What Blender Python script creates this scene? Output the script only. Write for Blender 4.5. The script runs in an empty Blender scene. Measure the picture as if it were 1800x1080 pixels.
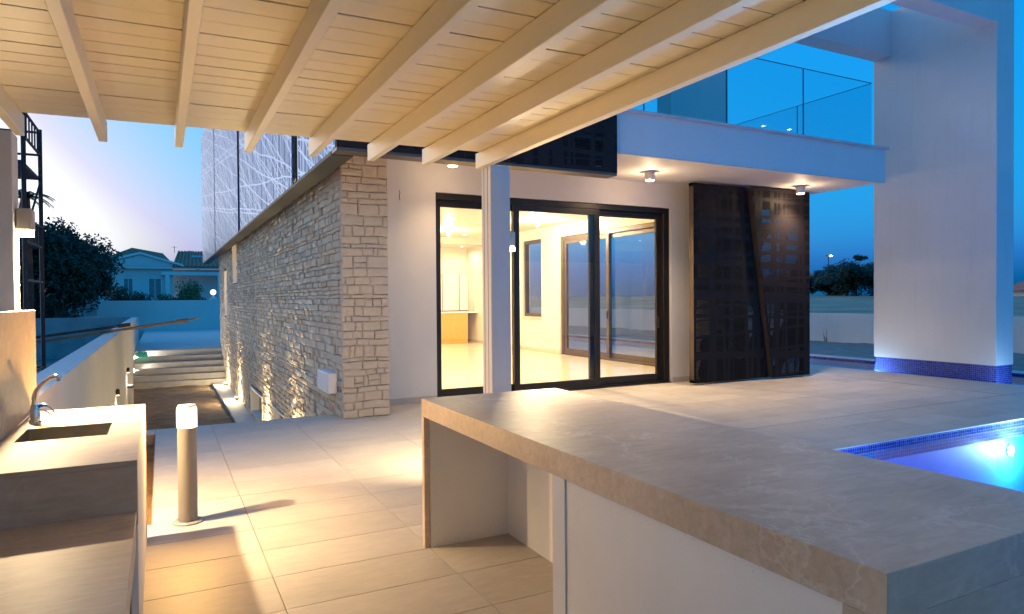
import bpy, bmesh, math, random
from mathutils import Matrix, Vector, noise
R = math.radians
sc = bpy.context.scene
COL = sc.collection
random.seed(7)

# ------------------------------------------------------------------ camera, sky, sun, exposure
F_PX, YAW, PITCH, ROLL, CAM_H = 1192.0, R(27.4), R(-0.80), R(-0.43), 1.5
f = Vector((math.sin(YAW)*math.cos(PITCH), math.cos(YAW)*math.cos(PITCH), math.sin(PITCH)))
r = Vector((math.cos(YAW), -math.sin(YAW), 0)); u = r.cross(f)
r, u = math.cos(ROLL)*r + math.sin(ROLL)*u, -math.sin(ROLL)*r + math.cos(ROLL)*u
cam = bpy.data.cameras.new('camera'); cam.lens = 36*F_PX/1800; cam.sensor_width = 36
cam.clip_start = 0.05; cam.clip_end = 6000
cam_ob = bpy.data.objects.new('camera', cam); COL.objects.link(cam_ob)
cam_ob.matrix_world = Matrix(((r.x, u.x, -f.x, 0), (r.y, u.y, -f.y, 0), (r.z, u.z, -f.z, CAM_H), (0, 0, 0, 1)))
sc.camera = cam_ob
vs = sc.view_settings
vs.view_transform = 'Standard'; vs.look = 'None'; vs.exposure = 0.0; vs.gamma = 1.0; vs.use_curve_mapping = False
SUN_EL, SUN_AZ = R(3.0), R(-35.0)
wd = bpy.data.worlds.new('World'); sc.world = wd; wd.use_nodes = True
wn = wd.node_tree; wbg = wn.nodes['Background']
sky = wn.nodes.new('ShaderNodeTexSky'); sky.sky_type = 'NISHITA'; sky.sun_disc = False
sky.sun_elevation = SUN_EL; sky.sun_rotation = SUN_AZ
sky.air_density = 1; sky.dust_density = 4; sky.ozone_density = 6
sep = wn.nodes.new('ShaderNodeSeparateColor'); comb = wn.nodes.new('ShaderNodeCombineColor')
wn.links.new(sky.outputs[0], sep.inputs[0])
# the camera's tungsten white balance and tone response, one curve per channel
chan = []
for i, (g, k, top) in enumerate(((1.55, 82.0, 1.6), (0.64, 3.75, 1.5), (0.22, 1.567, 1.35))):
    a = wn.nodes.new('ShaderNodeMath'); a.operation = 'MULTIPLY'; a.inputs[1].default_value = 0.1
    b = wn.nodes.new('ShaderNodeMath'); b.operation = 'POWER'; b.inputs[1].default_value = g
    c = wn.nodes.new('ShaderNodeMath'); c.operation = 'MULTIPLY'; c.inputs[1].default_value = k/0.1
    c.use_clamp = False
    wn.links.new(sep.outputs[i], a.inputs[0]); wn.links.new(a.outputs[0], b.inputs[0])
    d = wn.nodes.new('ShaderNodeMath'); d.operation = 'MINIMUM'; d.inputs[1].default_value = top/0.1
    wn.links.new(b.outputs[0], c.inputs[0]); wn.links.new(c.outputs[0], d.inputs[0]); chan.append(d.outputs[0])
def wmath(op, a, b):
    x = wn.nodes.new('ShaderNodeMath'); x.operation = op; wn.links.new(a, x.inputs[0])
    if hasattr(b, 'is_output'): wn.links.new(b, x.inputs[1])
    else: x.inputs[1].default_value = b
    return x.outputs[0]
cr, cg, cb_ = chan
cb_ = wmath('MAXIMUM', cb_, wmath('MULTIPLY', cr, 1.06))
cg = wmath('MAXIMUM', wmath('MAXIMUM', cg, wmath('MULTIPLY', cr, 1.01)), wmath('MULTIPLY', cb_, 0.33))
for i, o_ in enumerate((cr, cg, cb_)): wn.links.new(o_, comb.inputs[i])
wn.links.new(comb.outputs[0], wbg.inputs[0]); wbg.inputs[1].default_value = 0.1
sun = bpy.data.lights.new('sun', 'SUN'); sun.energy = 0.75; sun.angle = R(45); sun.color = (1.0, 0.86, 0.76)
sun_ob = bpy.data.objects.new('sun', sun); COL.objects.link(sun_ob)
sun_ob.rotation_euler = Vector((-math.sin(SUN_AZ), -math.cos(SUN_AZ), -math.tan(R(8)))).to_track_quat('-Z', 'Y').to_euler()
sc.cycles.use_denoising = True
sc.cycles.max_bounces = 10; sc.cycles.diffuse_bounces = 4; sc.cycles.glossy_bounces = 4
sc.cycles.transmission_bounces = 6; sc.cycles.transparent_max_bounces = 20
sc.cycles.caustics_reflective = False; sc.cycles.caustics_refractive = False
sc.cycles.sample_clamp_indirect = 6.0

# ------------------------------------------------------------------ materials
class NT:
    def __init__(s, name):
        s.m = bpy.data.materials.new(name); s.m.use_nodes = True; s.t = s.m.node_tree
        s.b = s.t.nodes['Principled BSDF']; s.out = s.t.nodes['Material Output']
    def n(s, typ, **kw):
        x = s.t.nodes.new(typ)
        for k, v in kw.items(): setattr(x, k, v)
        return x
    def l(s, a, b): s.t.links.new(a, b)
    def set(s, x, **kw):
        for k, v in kw.items():
            sock = x.inputs[int(k[1:])] if k[0] == 'i' and k[1:].isdigit() else x.inputs[k]
            if hasattr(v, 'is_output'): s.l(v, sock)
            else: sock.default_value = v
        return x
    def math(s, op, a, b=None, clamp=False):
        x = s.n('ShaderNodeMath', operation=op); x.use_clamp = clamp
        s.set(x, i0=a)
        if b is not None: s.set(x, i1=b)
        return x.outputs[0]
    def mix(s, fac, a, b, blend='MIX'):
        x = s.n('ShaderNodeMix', data_type='RGBA', blend_type=blend)
        s.set(x, i0=fac)
        s.set(x, i6=a if hasattr(a, 'is_output') else (*a, 1)); s.set(x, i7=b if hasattr(b, 'is_output') else (*b, 1))
        return x.outputs[2]
    def coord(s, kind='Object'): return s.n('ShaderNodeTexCoord').outputs[kind]
    def pos(s): return s.n('ShaderNodeNewGeometry').outputs['Position']
    def noise(s, vec=None, scale=5, detail=3, rough=0.5, dist=0, dims='3D', w=None):
        x = s.n('ShaderNodeTexNoise', noise_dimensions=dims)
        s.set(x, Scale=scale, Detail=detail, Roughness=rough, Distortion=dist)
        if vec is not None: s.l(vec, x.inputs['Vector'])
        if w is not None: s.l(w, x.inputs['W'])
        return x.outputs['Fac']
    def ramp(s, fac, *stops):
        x = s.n('ShaderNodeValToRGB'); el = x.color_ramp.elements
        while len(el) < len(stops): el.new(0.5)
        for e, (p, c) in zip(el, stops): e.position = p; e.color = (*c, 1) if len(c) == 3 else c
        s.l(fac, x.inputs[0]); return x.outputs[0]
    def mapping(s, vec, sc_=(1, 1, 1), rot=(0, 0, 0), loc=(0, 0, 0)):
        x = s.n('ShaderNodeMapping'); s.l(vec, x.inputs[0])
        x.inputs[1].default_value = loc; x.inputs[2].default_value = rot; x.inputs[3].default_value = sc_
        return x.outputs[0]
    def bump(s, h, strength=0.2, dist=0.01):
        x = s.n('ShaderNodeBump'); s.set(x, Strength=strength, Distance=dist, Height=h)
        s.l(x.outputs[0], s.b.inputs['Normal'])

def plain(name, col, rough=0.5, metal=0.0, var=0.06, scale=3.0, bump=0.0, bscale=80, spec=0.5):
    t = NT(name); p = t.pos()
    n1 = t.noise(p, scale, 4, 0.6)
    c0 = tuple(max(0, c*(1-var)) for c in col); c1 = tuple(min(1, c*(1+var)) for c in col)
    t.l(t.ramp(n1, (0.3, c0), (0.7, c1)), t.b.inputs['Base Color'])
    t.set(t.b, Roughness=rough, Metallic=metal); t.b.inputs['Specular IOR Level'].default_value = spec
    if bump: t.bump(t.noise(p, bscale, 4, 0.6), bump, 0.004)
    return t.m

def emit(name, col, strength):
    t = NT(name); t.set(t.b, Roughness=0.4); t.b.inputs['Base Color'].default_value = (0.8, 0.8, 0.8, 1)
    t.b.inputs['Emission Color'].default_value = (*col, 1); t.b.inputs['Emission Strength'].default_value = strength
    return t.m

def streak_stone(name, base, dark, light, rough, vein=(0.62, 0.56, 0.48), stretch=(1.2, 5.0, 5.0), vein_amt=0.35, bump=0.03):
    """porcelain slab: fine directional streaks, cloudy patches, thin pale veins, tone differs per piece"""
    t = NT(name); p = t.pos()
    oi = t.n('ShaderNodeObjectInfo')
    off = t.n('ShaderNodeVectorMath', operation='SCALE'); t.l(p, off.inputs[0]); off.inputs['Scale'].default_value = 1
    add = t.n('ShaderNodeVectorMath', operation='ADD'); t.l(p, add.inputs[0])
    rv = t.n('ShaderNodeCombineXYZ'); rs = t.math('MULTIPLY', oi.outputs['Random'], 37.0)
    for k in range(3): t.l(rs, rv.inputs[k])
    t.l(rv.outputs[0], add.inputs[1]); v = add.outputs[0]
    cloud = t.noise(v, 2.2, 5, 0.6, 0.4)
    streak = t.noise(t.mapping(v, stretch), 6.0, 5, 0.65, 0.6)
    both = t.math('ADD', t.math('MULTIPLY', cloud, 0.5), t.math('MULTIPLY', streak, 0.5))
    c = t.ramp(both, (0.32, dark), (0.5, base), (0.68, light))
    vn = t.noise(t.mapping(v, (1, 1, 1), (0.3, 0.2, 0.6)), 2.4, 9, 0.62, 0.5)
    va = t.math('SUBTRACT', 1.0, t.math('MULTIPLY', t.math('ABSOLUTE', t.math('SUBTRACT', vn, 0.5)), 55.0), True)
    va = t.math('MULTIPLY', va, t.math('MULTIPLY', t.math('SUBTRACT', t.noise(v, 1.7, 3, 0.5), 0.42, True), 4.0, True))
    c = t.mix(t.math('MULTIPLY', va, vein_amt), c, vein)
    tone = t.math('ADD', 0.925, t.math('MULTIPLY', oi.outputs['Random'], 0.15))
    cc = t.n('ShaderNodeCombineXYZ'); [t.l(tone, cc.inputs[k]) for k in range(3)]
    c = t.mix(1.0, c, cc.outputs[0], 'MULTIPLY')
    t.l(c, t.b.inputs['Base Color'])
    t.l(t.math('ADD', rough-0.05, t.math('MULTIPLY', streak, 0.12)), t.b.inputs['Roughness'])
    t.b.inputs['Specular IOR Level'].default_value = 0.34
    t.bump(streak, bump, 0.003)
    return t.m

M = {}
M['tile'] = streak_stone('porcelain_tile', (0.455, 0.41, 0.35), (0.39, 0.35, 0.30), (0.515, 0.465, 0.40), 0.52, vein_amt=0.10)
M['slab'] = streak_stone('marble_look_slab', (0.56, 0.45, 0.35), (0.43, 0.335, 0.25), (0.70, 0.58, 0.465), 0.42, vein=(0.78, 0.70, 0.60), vein_amt=0.75)
M['grout'] = plain('grout', (0.27, 0.235, 0.195), 0.9, var=0.2)
M['white_wall'] = plain('white_render', (0.74, 0.72, 0.69), 0.75, var=0.035, scale=1.3, bump=0.12, bscale=160)
def weathered(name, col):
    t = NT(name); p = t.pos()
    n1 = t.noise(p, 0.9, 5, 0.6); n2 = t.noise(t.mapping(p, (5, 5, 0.35)), 2.0, 5, 0.65); n3 = t.noise(p, 14, 4, 0.7)
    c = t.ramp(n1, (0.3, tuple(v*0.94 for v in col)), (0.7, tuple(min(1, v*1.03) for v in col)))
    st = t.math('MULTIPLY', t.math('SUBTRACT', n2, 0.52, True), 0.9, True)
    c = t.mix(st, c, tuple(v*f_ for v, f_ in zip(col, (0.70, 0.66, 0.60))))
    t.l(c, t.b.inputs['Base Color']); t.set(t.b, Roughness=0.78)
    t.bump(t.math('ADD', t.noise(p, 120, 4, 0.65), t.math('MULTIPLY', n3, 0.8)), 0.16, 0.006); return t.m
M['white_wall'] = weathered('weathered_white_render', (0.68, 0.655, 0.62))
M['plaster'] = plain('beige_render', (0.63, 0.60, 0.56), 0.8, var=0.05, scale=1.1, bump=0.15, bscale=160)
M['soffit'] = plain('soffit_paint', (0.67, 0.65, 0.62), 0.6, var=0.02)
M['board_wall'] = plain('cement_board', (0.82, 0.80, 0.77), 0.6, var=0.03)
M['interior'] = plain('interior_paint', (0.80, 0.76, 0.68), 0.5, var=0.02)
M['int_floor'] = streak_stone('interior_porcelain', (0.62, 0.55, 0.45), (0.56, 0.49, 0.40), (0.68, 0.61, 0.51), 0.16, vein_amt=0.08, bump=0.0)
M['alu'] = plain('dark_aluminium', (0.035, 0.030, 0.028), 0.38, 0.6, var=0.1)
M['alu_brown'] = plain('bronze_aluminium', (0.10, 0.075, 0.065), 0.4, 0.5, var=0.1)
M['glass_edge'] = plain('polished_glass_edge', (0.02, 0.07, 0.10), 0.2, var=0.1)
M['black'] = plain('black_gap', (0.012, 0.011, 0.012), 0.6, var=0.2)
M['steel'] = plain('stainless_steel', (0.42, 0.40, 0.36), 0.28, 1.0, var=0.12, scale=9)
M['chrome'] = plain('chrome', (0.82, 0.82, 0.82), 0.08, 1.0, var=0.02)
M['lamp_grey'] = plain('grey_powder_coat', (0.30, 0.28, 0.25), 0.45, 0.2, var=0.04)
M['lamp_beige'] = plain('beige_powder_coat', (0.46, 0.42, 0.36), 0.45, 0, var=0.03)
M['lamp_white'] = plain('white_powder_coat', (0.72, 0.71, 0.70), 0.4, 0, var=0.02)
M['plastic_white'] = plain('white_plastic', (0.75, 0.75, 0.76), 0.4, var=0.02)
M['blue_film'] = plain('blue_protective_film', (0.02, 0.14, 0.62), 0.25, var=0.25, scale=60)
M['bag'] = plain('turquoise_plastic', (0.02, 0.42, 0.36), 0.35, var=0.3, scale=30)
M['wood'] = None
M['coping'] = plain('pale_concrete', (0.55, 0.53, 0.50), 0.75, var=0.08, bump=0.1)
M['step'] = plain('step_concrete', (0.38, 0.365, 0.345), 0.7, var=0.12, scale=4, bump=0.1)
M['concrete'] = plain('concrete', (0.36, 0.35, 0.34), 0.85, var=0.18, scale=2, bump=0.3, bscale=40)
M['rust'] = plain('rusty_steel', (0.10, 0.055, 0.035), 0.75, 0.3, var=0.45, scale=14, bump=0.2)
M['dark_steel'] = plain('dark_scaffold_steel', (0.03, 0.032, 0.04), 0.6, 0.3, var=0.3, scale=12)
M['timber'] = plain('weathered_timber', (0.28, 0.16, 0.08), 0.8, var=0.3, scale=10, bump=0.2)
M['bark'] = plain('bark', (0.06, 0.045, 0.035), 0.9, var=0.3, scale=12, bump=0.4, bscale=30)
M['roof_tile'] = plain('clay_roof_tile', (0.52, 0.17, 0.10), 0.8, var=0.3, scale=6)
M['house_white'] = plain('neighbour_render', (0.62, 0.63, 0.64), 0.8, var=0.05)
M['house_trim'] = plain('neighbour_trim', (0.72, 0.73, 0.74), 0.7, var=0.03)
M['dim_glass'] = plain('dim_window', (0.03, 0.035, 0.045), 0.15, var=0.1)
M['shutter'] = plain('louvred_shutter', (0.22, 0.23, 0.24), 0.6, var=0.1)
M['pool_plaster'] = plain('pool_plaster', (0.012, 0.15, 0.74), 0.6, var=0.05, scale=2)
M['field'] = plain('dry_field', (0.32, 0.25, 0.16), 0.95, var=0.35, scale=0.25, bump=0.5, bscale=2.5)

def timber_paint():
    t = NT('cream_painted_timber'); p = t.pos(); oi = t.n('ShaderNodeObjectInfo')
    g = t.noise(t.mapping(p, (2, 1, 8)), 9, 4, 0.6, 0.3)
    base = t.ramp(g, (0.3, (0.80, 0.70, 0.47)), (0.7, (0.84, 0.735, 0.50)))
    tone = t.math('ADD', 0.985, t.math('MULTIPLY', oi.outputs['Random'], 0.03))
    cc = t.n('ShaderNodeCombineXYZ'); [t.l(tone, cc.inputs[k]) for k in range(3)]
    t.l(t.mix(1.0, base, cc.outputs[0], 'MULTIPLY'), t.b.inputs['Base Color'])
    t.set(t.b, Roughness=0.45); t.bump(g, 0.02, 0.002); return t.m
M['paint'] = timber_paint()

def stone_mat():
    t = NT('limestone'); p = t.pos(); g = t.n('ShaderNodeNewGeometry')
    rnd = g.outputs['Random Per Island']
    c = t.ramp(rnd, (0.0, (0.46, 0.34, 0.22)), (0.2, (0.66, 0.54, 0.39)), (0.45, (0.74, 0.65, 0.51)), (0.65, (0.56, 0.46, 0.34)), (0.8, (0.70, 0.58, 0.43)), (1.0, (0.78, 0.72, 0.61)))
    n1 = t.noise(p, 7, 5, 0.65); n2 = t.noise(p, 45, 4, 0.7)
    c = t.mix(t.math('MULTIPLY', n1, 0.5), c, (0.40, 0.31, 0.22))
    t.l(c, t.b.inputs['Base Color']); t.set(t.b, Roughness=0.9)
    t.bump(t.math('ADD', t.math('MULTIPLY', n1, 1.5), n2), 0.8, 0.02); return t.m
M['stone'] = stone_mat()
M['mortar'] = plain('stone_joint', (0.15, 0.115, 0.08), 0.95, var=0.2, scale=8)

def wood_mat():
    t = NT('orange_wood_veneer'); p = t.pos()
    g = t.noise(t.mapping(p, (14, 14, 0.8)), 4, 5, 0.6, 0.4)
    t.l(t.ramp(g, (0.25, (0.50, 0.26, 0.05)), (0.75, (0.64, 0.37, 0.09))), t.b.inputs['Base Color'])
    t.set(t.b, Roughness=0.4); return t.m
M['wood'] = wood_mat()

def mosaic():
    t = NT('blue_glass_mosaic'); p = t.pos(); sx = t.n('ShaderNodeSeparateXYZ'); t.l(p, sx.inputs[0])
    h = t.math('ADD', sx.outputs[0], sx.outputs[1])
    cb = t.n('ShaderNodeCombineXYZ'); S = 1/0.035
    t.l(t.math('MULTIPLY', h, S), cb.inputs[0]); t.l(t.math('MULTIPLY', sx.outputs[2], S), cb.inputs[1])
    wn_ = t.n('ShaderNodeTexWhiteNoise', noise_dimensions='2D')
    fl = t.n('ShaderNodeVectorMath', operation='FLOOR'); t.l(cb.outputs[0], fl.inputs[0]); t.l(fl.outputs[0], wn_.inputs['Vector'])
    fr = t.n('ShaderNodeVectorMath', operation='FRACTION'); t.l(cb.outputs[0], fr.inputs[0])
    s2 = t.n('ShaderNodeSeparateXYZ'); t.l(fr.outputs[0], s2.inputs[0])
    gx = t.math('LESS_THAN', s2.outputs[0], 0.13); gy = t.math('LESS_THAN', s2.outputs[1], 0.13)
    g = t.math('MAXIMUM', gx, gy)
    c = t.ramp(wn_.outputs[0], (0.0, (0.008, 0.016, 0.12)), (0.5, (0.015, 0.03, 0.24)), (0.9, (0.03, 0.06, 0.38)))
    c = t.mix(g, c, (0.16, 0.18, 0.34))
    t.l(c, t.b.inputs['Base Color']); t.l(t.math('ADD', 0.12, t.math('MULTIPLY', g, 0.6)), t.b.inputs['Roughness'])
    t.bump(t.math('SUBTRACT', 1.0, g), 0.4, 0.004); return t.m
M['mosaic'] = mosaic()

def glass(name, tint=(1, 1, 1), boost=1.0):
    t = NT(name); t.t.nodes.remove(t.b)
    tr = t.n('ShaderNodeBsdfTransparent'); tr.inputs[0].default_value = (*tint, 1)
    gl = t.n('ShaderNodeBsdfGlossy'); gl.inputs['Roughness'].default_value = 0.0
    lw = t.n('ShaderNodeLayerWeight'); lw.inputs[0].default_value = 0.5
    fr = t.math('ADD', 0.035, t.math('MULTIPLY', t.math('POWER', lw.outputs['Facing'], 5.0), 0.9))
    mx = t.n('ShaderNodeMixShader'); t.l(t.math('MULTIPLY', fr, boost, True), mx.inputs[0])
    t.l(tr.outputs[0], mx.inputs[1]); t.l(gl.outputs[0], mx.inputs[2]); t.l(mx.outputs[0], t.out.inputs[0]); return t.m
M['glass'] = glass('window_glass', (0.985, 0.99, 0.985), 1.5)
M['glass_rail'] = glass('balustrade_glass', (0.84, 0.93, 0.96), 1.2)

def water():
    t = NT('pool_water'); t.t.nodes.remove(t.b); p = t.pos()
    tr = t.n('ShaderNodeBsdfTransparent'); tr.inputs[0].default_value = (0.55, 0.82, 1.0, 1)
    gl = t.n('ShaderNodeBsdfGlossy'); gl.inputs['Roughness'].default_value = 0.06
    fr = t.n('ShaderNodeFresnel'); fr.inputs[0].default_value = 1.26
    bm = t.n('ShaderNodeBump'); t.set(bm, Strength=0.15, Distance=0.02, Height=t.noise(p, 2.2, 3, 0.5))
    t.l(bm.outputs[0], gl.inputs['Normal']); t.l(bm.outputs[0], fr.inputs['Normal'])
    mx = t.n('ShaderNodeMixShader'); t.l(fr.outputs[0], mx.inputs[0])
    t.l(tr.outputs[0], mx.inputs[1]); t.l(gl.outputs[0], mx.inputs[2]); t.l(mx.outputs[0], t.out.inputs[0]); return t.m
M['water'] = water()

def screen_mat(name, kind):
    """perforated sheet: solid lines between fields of small punched holes (real openings, so light and views pass)"""
    t = NT(name); p = t.pos(); s = t.n('ShaderNodeSeparateXYZ'); t.l(p, s.inputs[0])
    h = t.math('ADD', s.outputs[0], s.outputs[1]) if kind == 'lines' else s.outputs[0]; z = s.outputs[2]
    warp = t.math('MULTIPLY', t.math('SUBTRACT', t.noise(p, 0.45, 2, 0.5), 0.5), 0.16 if kind == 'lines' else 0.10)
    def fam(ang, scale, thr, seed):
        d = t.math('ADD', t.math('ADD', t.math('MULTIPLY', h, math.cos(ang)), t.math('MULTIPLY', z, math.sin(ang))), t.math('ADD', warp, seed))
        if kind == 'lines':
            vo = t.n('ShaderNodeTexVoronoi', voronoi_dimensions='1D', feature='F1'); t.set(vo, Scale=scale, W=d); vo.inputs['Randomness'].default_value = 1.0
            return t.math('LESS_THAN', vo.outputs['Distance'], thr)
        n1 = t.noise(None, scale, 1, 0.5, 0, '1D', d)
        return t.math('GREATER_THAN', n1, thr)
    if kind == 'lines':
        fams = [fam(R(112), 3.2, 0.036, 3.1), fam(R(104), 2.6, 0.032, 11.7), fam(R(119), 2.2, 0.030, 23.3), fam(R(97), 1.9, 0.022, 31.9), fam(R(1), 6.0, 0.13, 47.0), fam(R(127), 1.6, 0.020, 59.0)]
    else:
        fams = [fam(R(2), 5.0, 0.55, 3.1), fam(R(-3), 9.0, 0.60, 13.7), fam(R(88), 5.0, 0.55, 27.1), fam(R(93), 8.0, 0.60, 41.3)]
    solid = fams[0]
    for x in fams[1:]: solid = t.math('MAXIMUM', solid, x)
    P_ = 0.022 if kind == 'lines' else 0.020
    q = t.n('ShaderNodeCombineXYZ'); t.l(t.math('MULTIPLY', h, 1/P_), q.inputs[0]); t.l(t.math('MULTIPLY', z, 1/P_), q.inputs[1])
    fr = t.n('ShaderNodeVectorMath', operation='FRACTION'); t.l(q.outputs[0], fr.inputs[0])
    sb = t.n('ShaderNodeVectorMath', operation='SUBTRACT'); t.l(fr.outputs[0], sb.inputs[0]); sb.inputs[1].default_value = (0.5, 0.5, 0)
    ln = t.n('ShaderNodeVectorMath', operation='LENGTH'); t.l(sb.outputs[0], ln.inputs[0])
    hole = t.math('LESS_THAN', ln.outputs['Value'], 0.36 if kind == 'lines' else 0.27)
    fac = t.math('MULTIPLY', hole, t.math('SUBTRACT', 1.0, solid))
    if kind != 'lines':                       # only some fields are punched right through the double sheet
        big = t.noise(p, 1.1, 1, 0.5); fac = t.math('MULTIPLY', fac, t.math('GREATER_THAN', big, 0.49))
    base = (0.03, 0.16, 0.40) if kind == 'lines' else (0.014, 0.011, 0.013)  # line screen: blue of the reflected sky is put into the metal's colour
    dim = (0.02, 0.115, 0.31) if kind == 'lines' else (0.006, 0.005, 0.006)
    t.l(t.mix(solid, dim, base), t.b.inputs['Base Color'])
    t.set(t.b, Metallic=0.75 if kind == 'lines' else 0.0); t.b.inputs['Specular IOR Level'].default_value = 0.5 if kind == 'lines' else 0.15
    t.l(t.math('ADD', 0.30 if kind == 'lines' else 0.55, t.math('MULTIPLY', t.math('SUBTRACT', 1.0, solid), 0.2)), t.b.inputs['Roughness'])
    tr = t.n('ShaderNodeBsdfTransparent'); mx = t.n('ShaderNodeMixShader')
    t.l(fac, mx.inputs[0]); t.l(t.b.outputs[0], mx.inputs[1]); t.l(tr.outputs[0], mx.inputs[2]); t.l(mx.outputs[0], t.out.inputs[0])
    return t.m
M['screen_side'] = screen_mat('perforated_screen_lines', 'lines')
M['screen_grid'] = screen_mat('perforated_screen_grid', 'grid')

def dirt(name, a, b, c_):
    t = NT(name); p = t.pos(); n1 = t.noise(p, 3, 6, 0.7); n2 = t.noise(p, 30, 5, 0.75)
    t.l(t.ramp(t.math('ADD', t.math('MULTIPLY', n1, 0.5), t.math('MULTIPLY', n2, 0.5)), (0.35, a), (0.5, b), (0.66, c_)), t.b.inputs['Base Color'])
    t.set(t.b, Roughness=0.95); t.bump(n2, 0.8, 0.03); return t.m
M['dirt'] = dirt('bare_earth', (0.13, 0.085, 0.05), (0.24, 0.16, 0.095), (0.34, 0.25, 0.16))
M['soil'] = dirt('orange_soil', (0.14, 0.06, 0.02), (0.30, 0.14, 0.04), (0.40, 0.21, 0.07))
M['gravel'] = dirt('grey_earth', (0.15, 0.12, 0.10), (0.25, 0.21, 0.18), (0.36, 0.31, 0.27))

def leaf(name, a, b):
    t = NT(name); g = t.n('ShaderNodeNewGeometry')
    t.l(t.ramp(g.outputs['Random Per Island'], (0.0, a), (1.0, b)), t.b.inputs['Base Color']); t.set(t.b, Roughness=0.6); return t.m
M['leaf_dark'] = leaf('dark_leaves', (0.008, 0.018, 0.008), (0.024, 0.048, 0.018))
M['leaf_bush'] = leaf('bush_leaves', (0.025, 0.06, 0.02), (0.06, 0.13, 0.035))

WARM = (1.0, 0.74, 0.42); WARMW = (1.0, 0.73, 0.42); COOL = (0.55, 0.70, 1.0)
M['lens_warm'] = emit('warm_lamp_lens', (1.0, 0.80, 0.50), 60.0)
def lens_glass():
    t = NT('bollard_lens'); t.t.nodes.remove(t.b)
    e = t.n('ShaderNodeEmission'); e.inputs[0].default_value = (1.0, 0.66, 0.27, 1); e.inputs[1].default_value = 9.0
    tr = t.n('ShaderNodeBsdfTransparent'); tr.inputs[0].default_value = (1, 1, 1, 1); mx = t.n('ShaderNodeMixShader'); mx.inputs[0].default_value = 0.45
    t.l(tr.outputs[0], mx.inputs[1]); t.l(e.outputs[0], mx.inputs[2]); t.l(mx.outputs[0], t.out.inputs[0]); return t.m
M['lens_boll'] = lens_glass()
M['lens_spot'] = emit('spot_lens', (1.0, 0.86, 0.62), 14.0)
M['lens_step'] = emit('step_lens', (1.0, 0.90, 0.72), 60.0)
M['lens_pool'] = emit('pool_lamp_lens', (0.72, 0.86, 1.0), 12.0)
M['lens_bulb'] = emit('bulb', (1.0, 0.84, 0.56), 40.0)
M['lens_globe'] = emit('globe_lamp', (0.9, 0.95, 1.0), 2.2)
M['lens_street'] = emit('street_lamp_lens', (1.0, 0.6, 0.25), 30.0)
M['lit_window'] = emit('lit_window', (1.0, 0.62, 0.22), 0.9)

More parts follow.
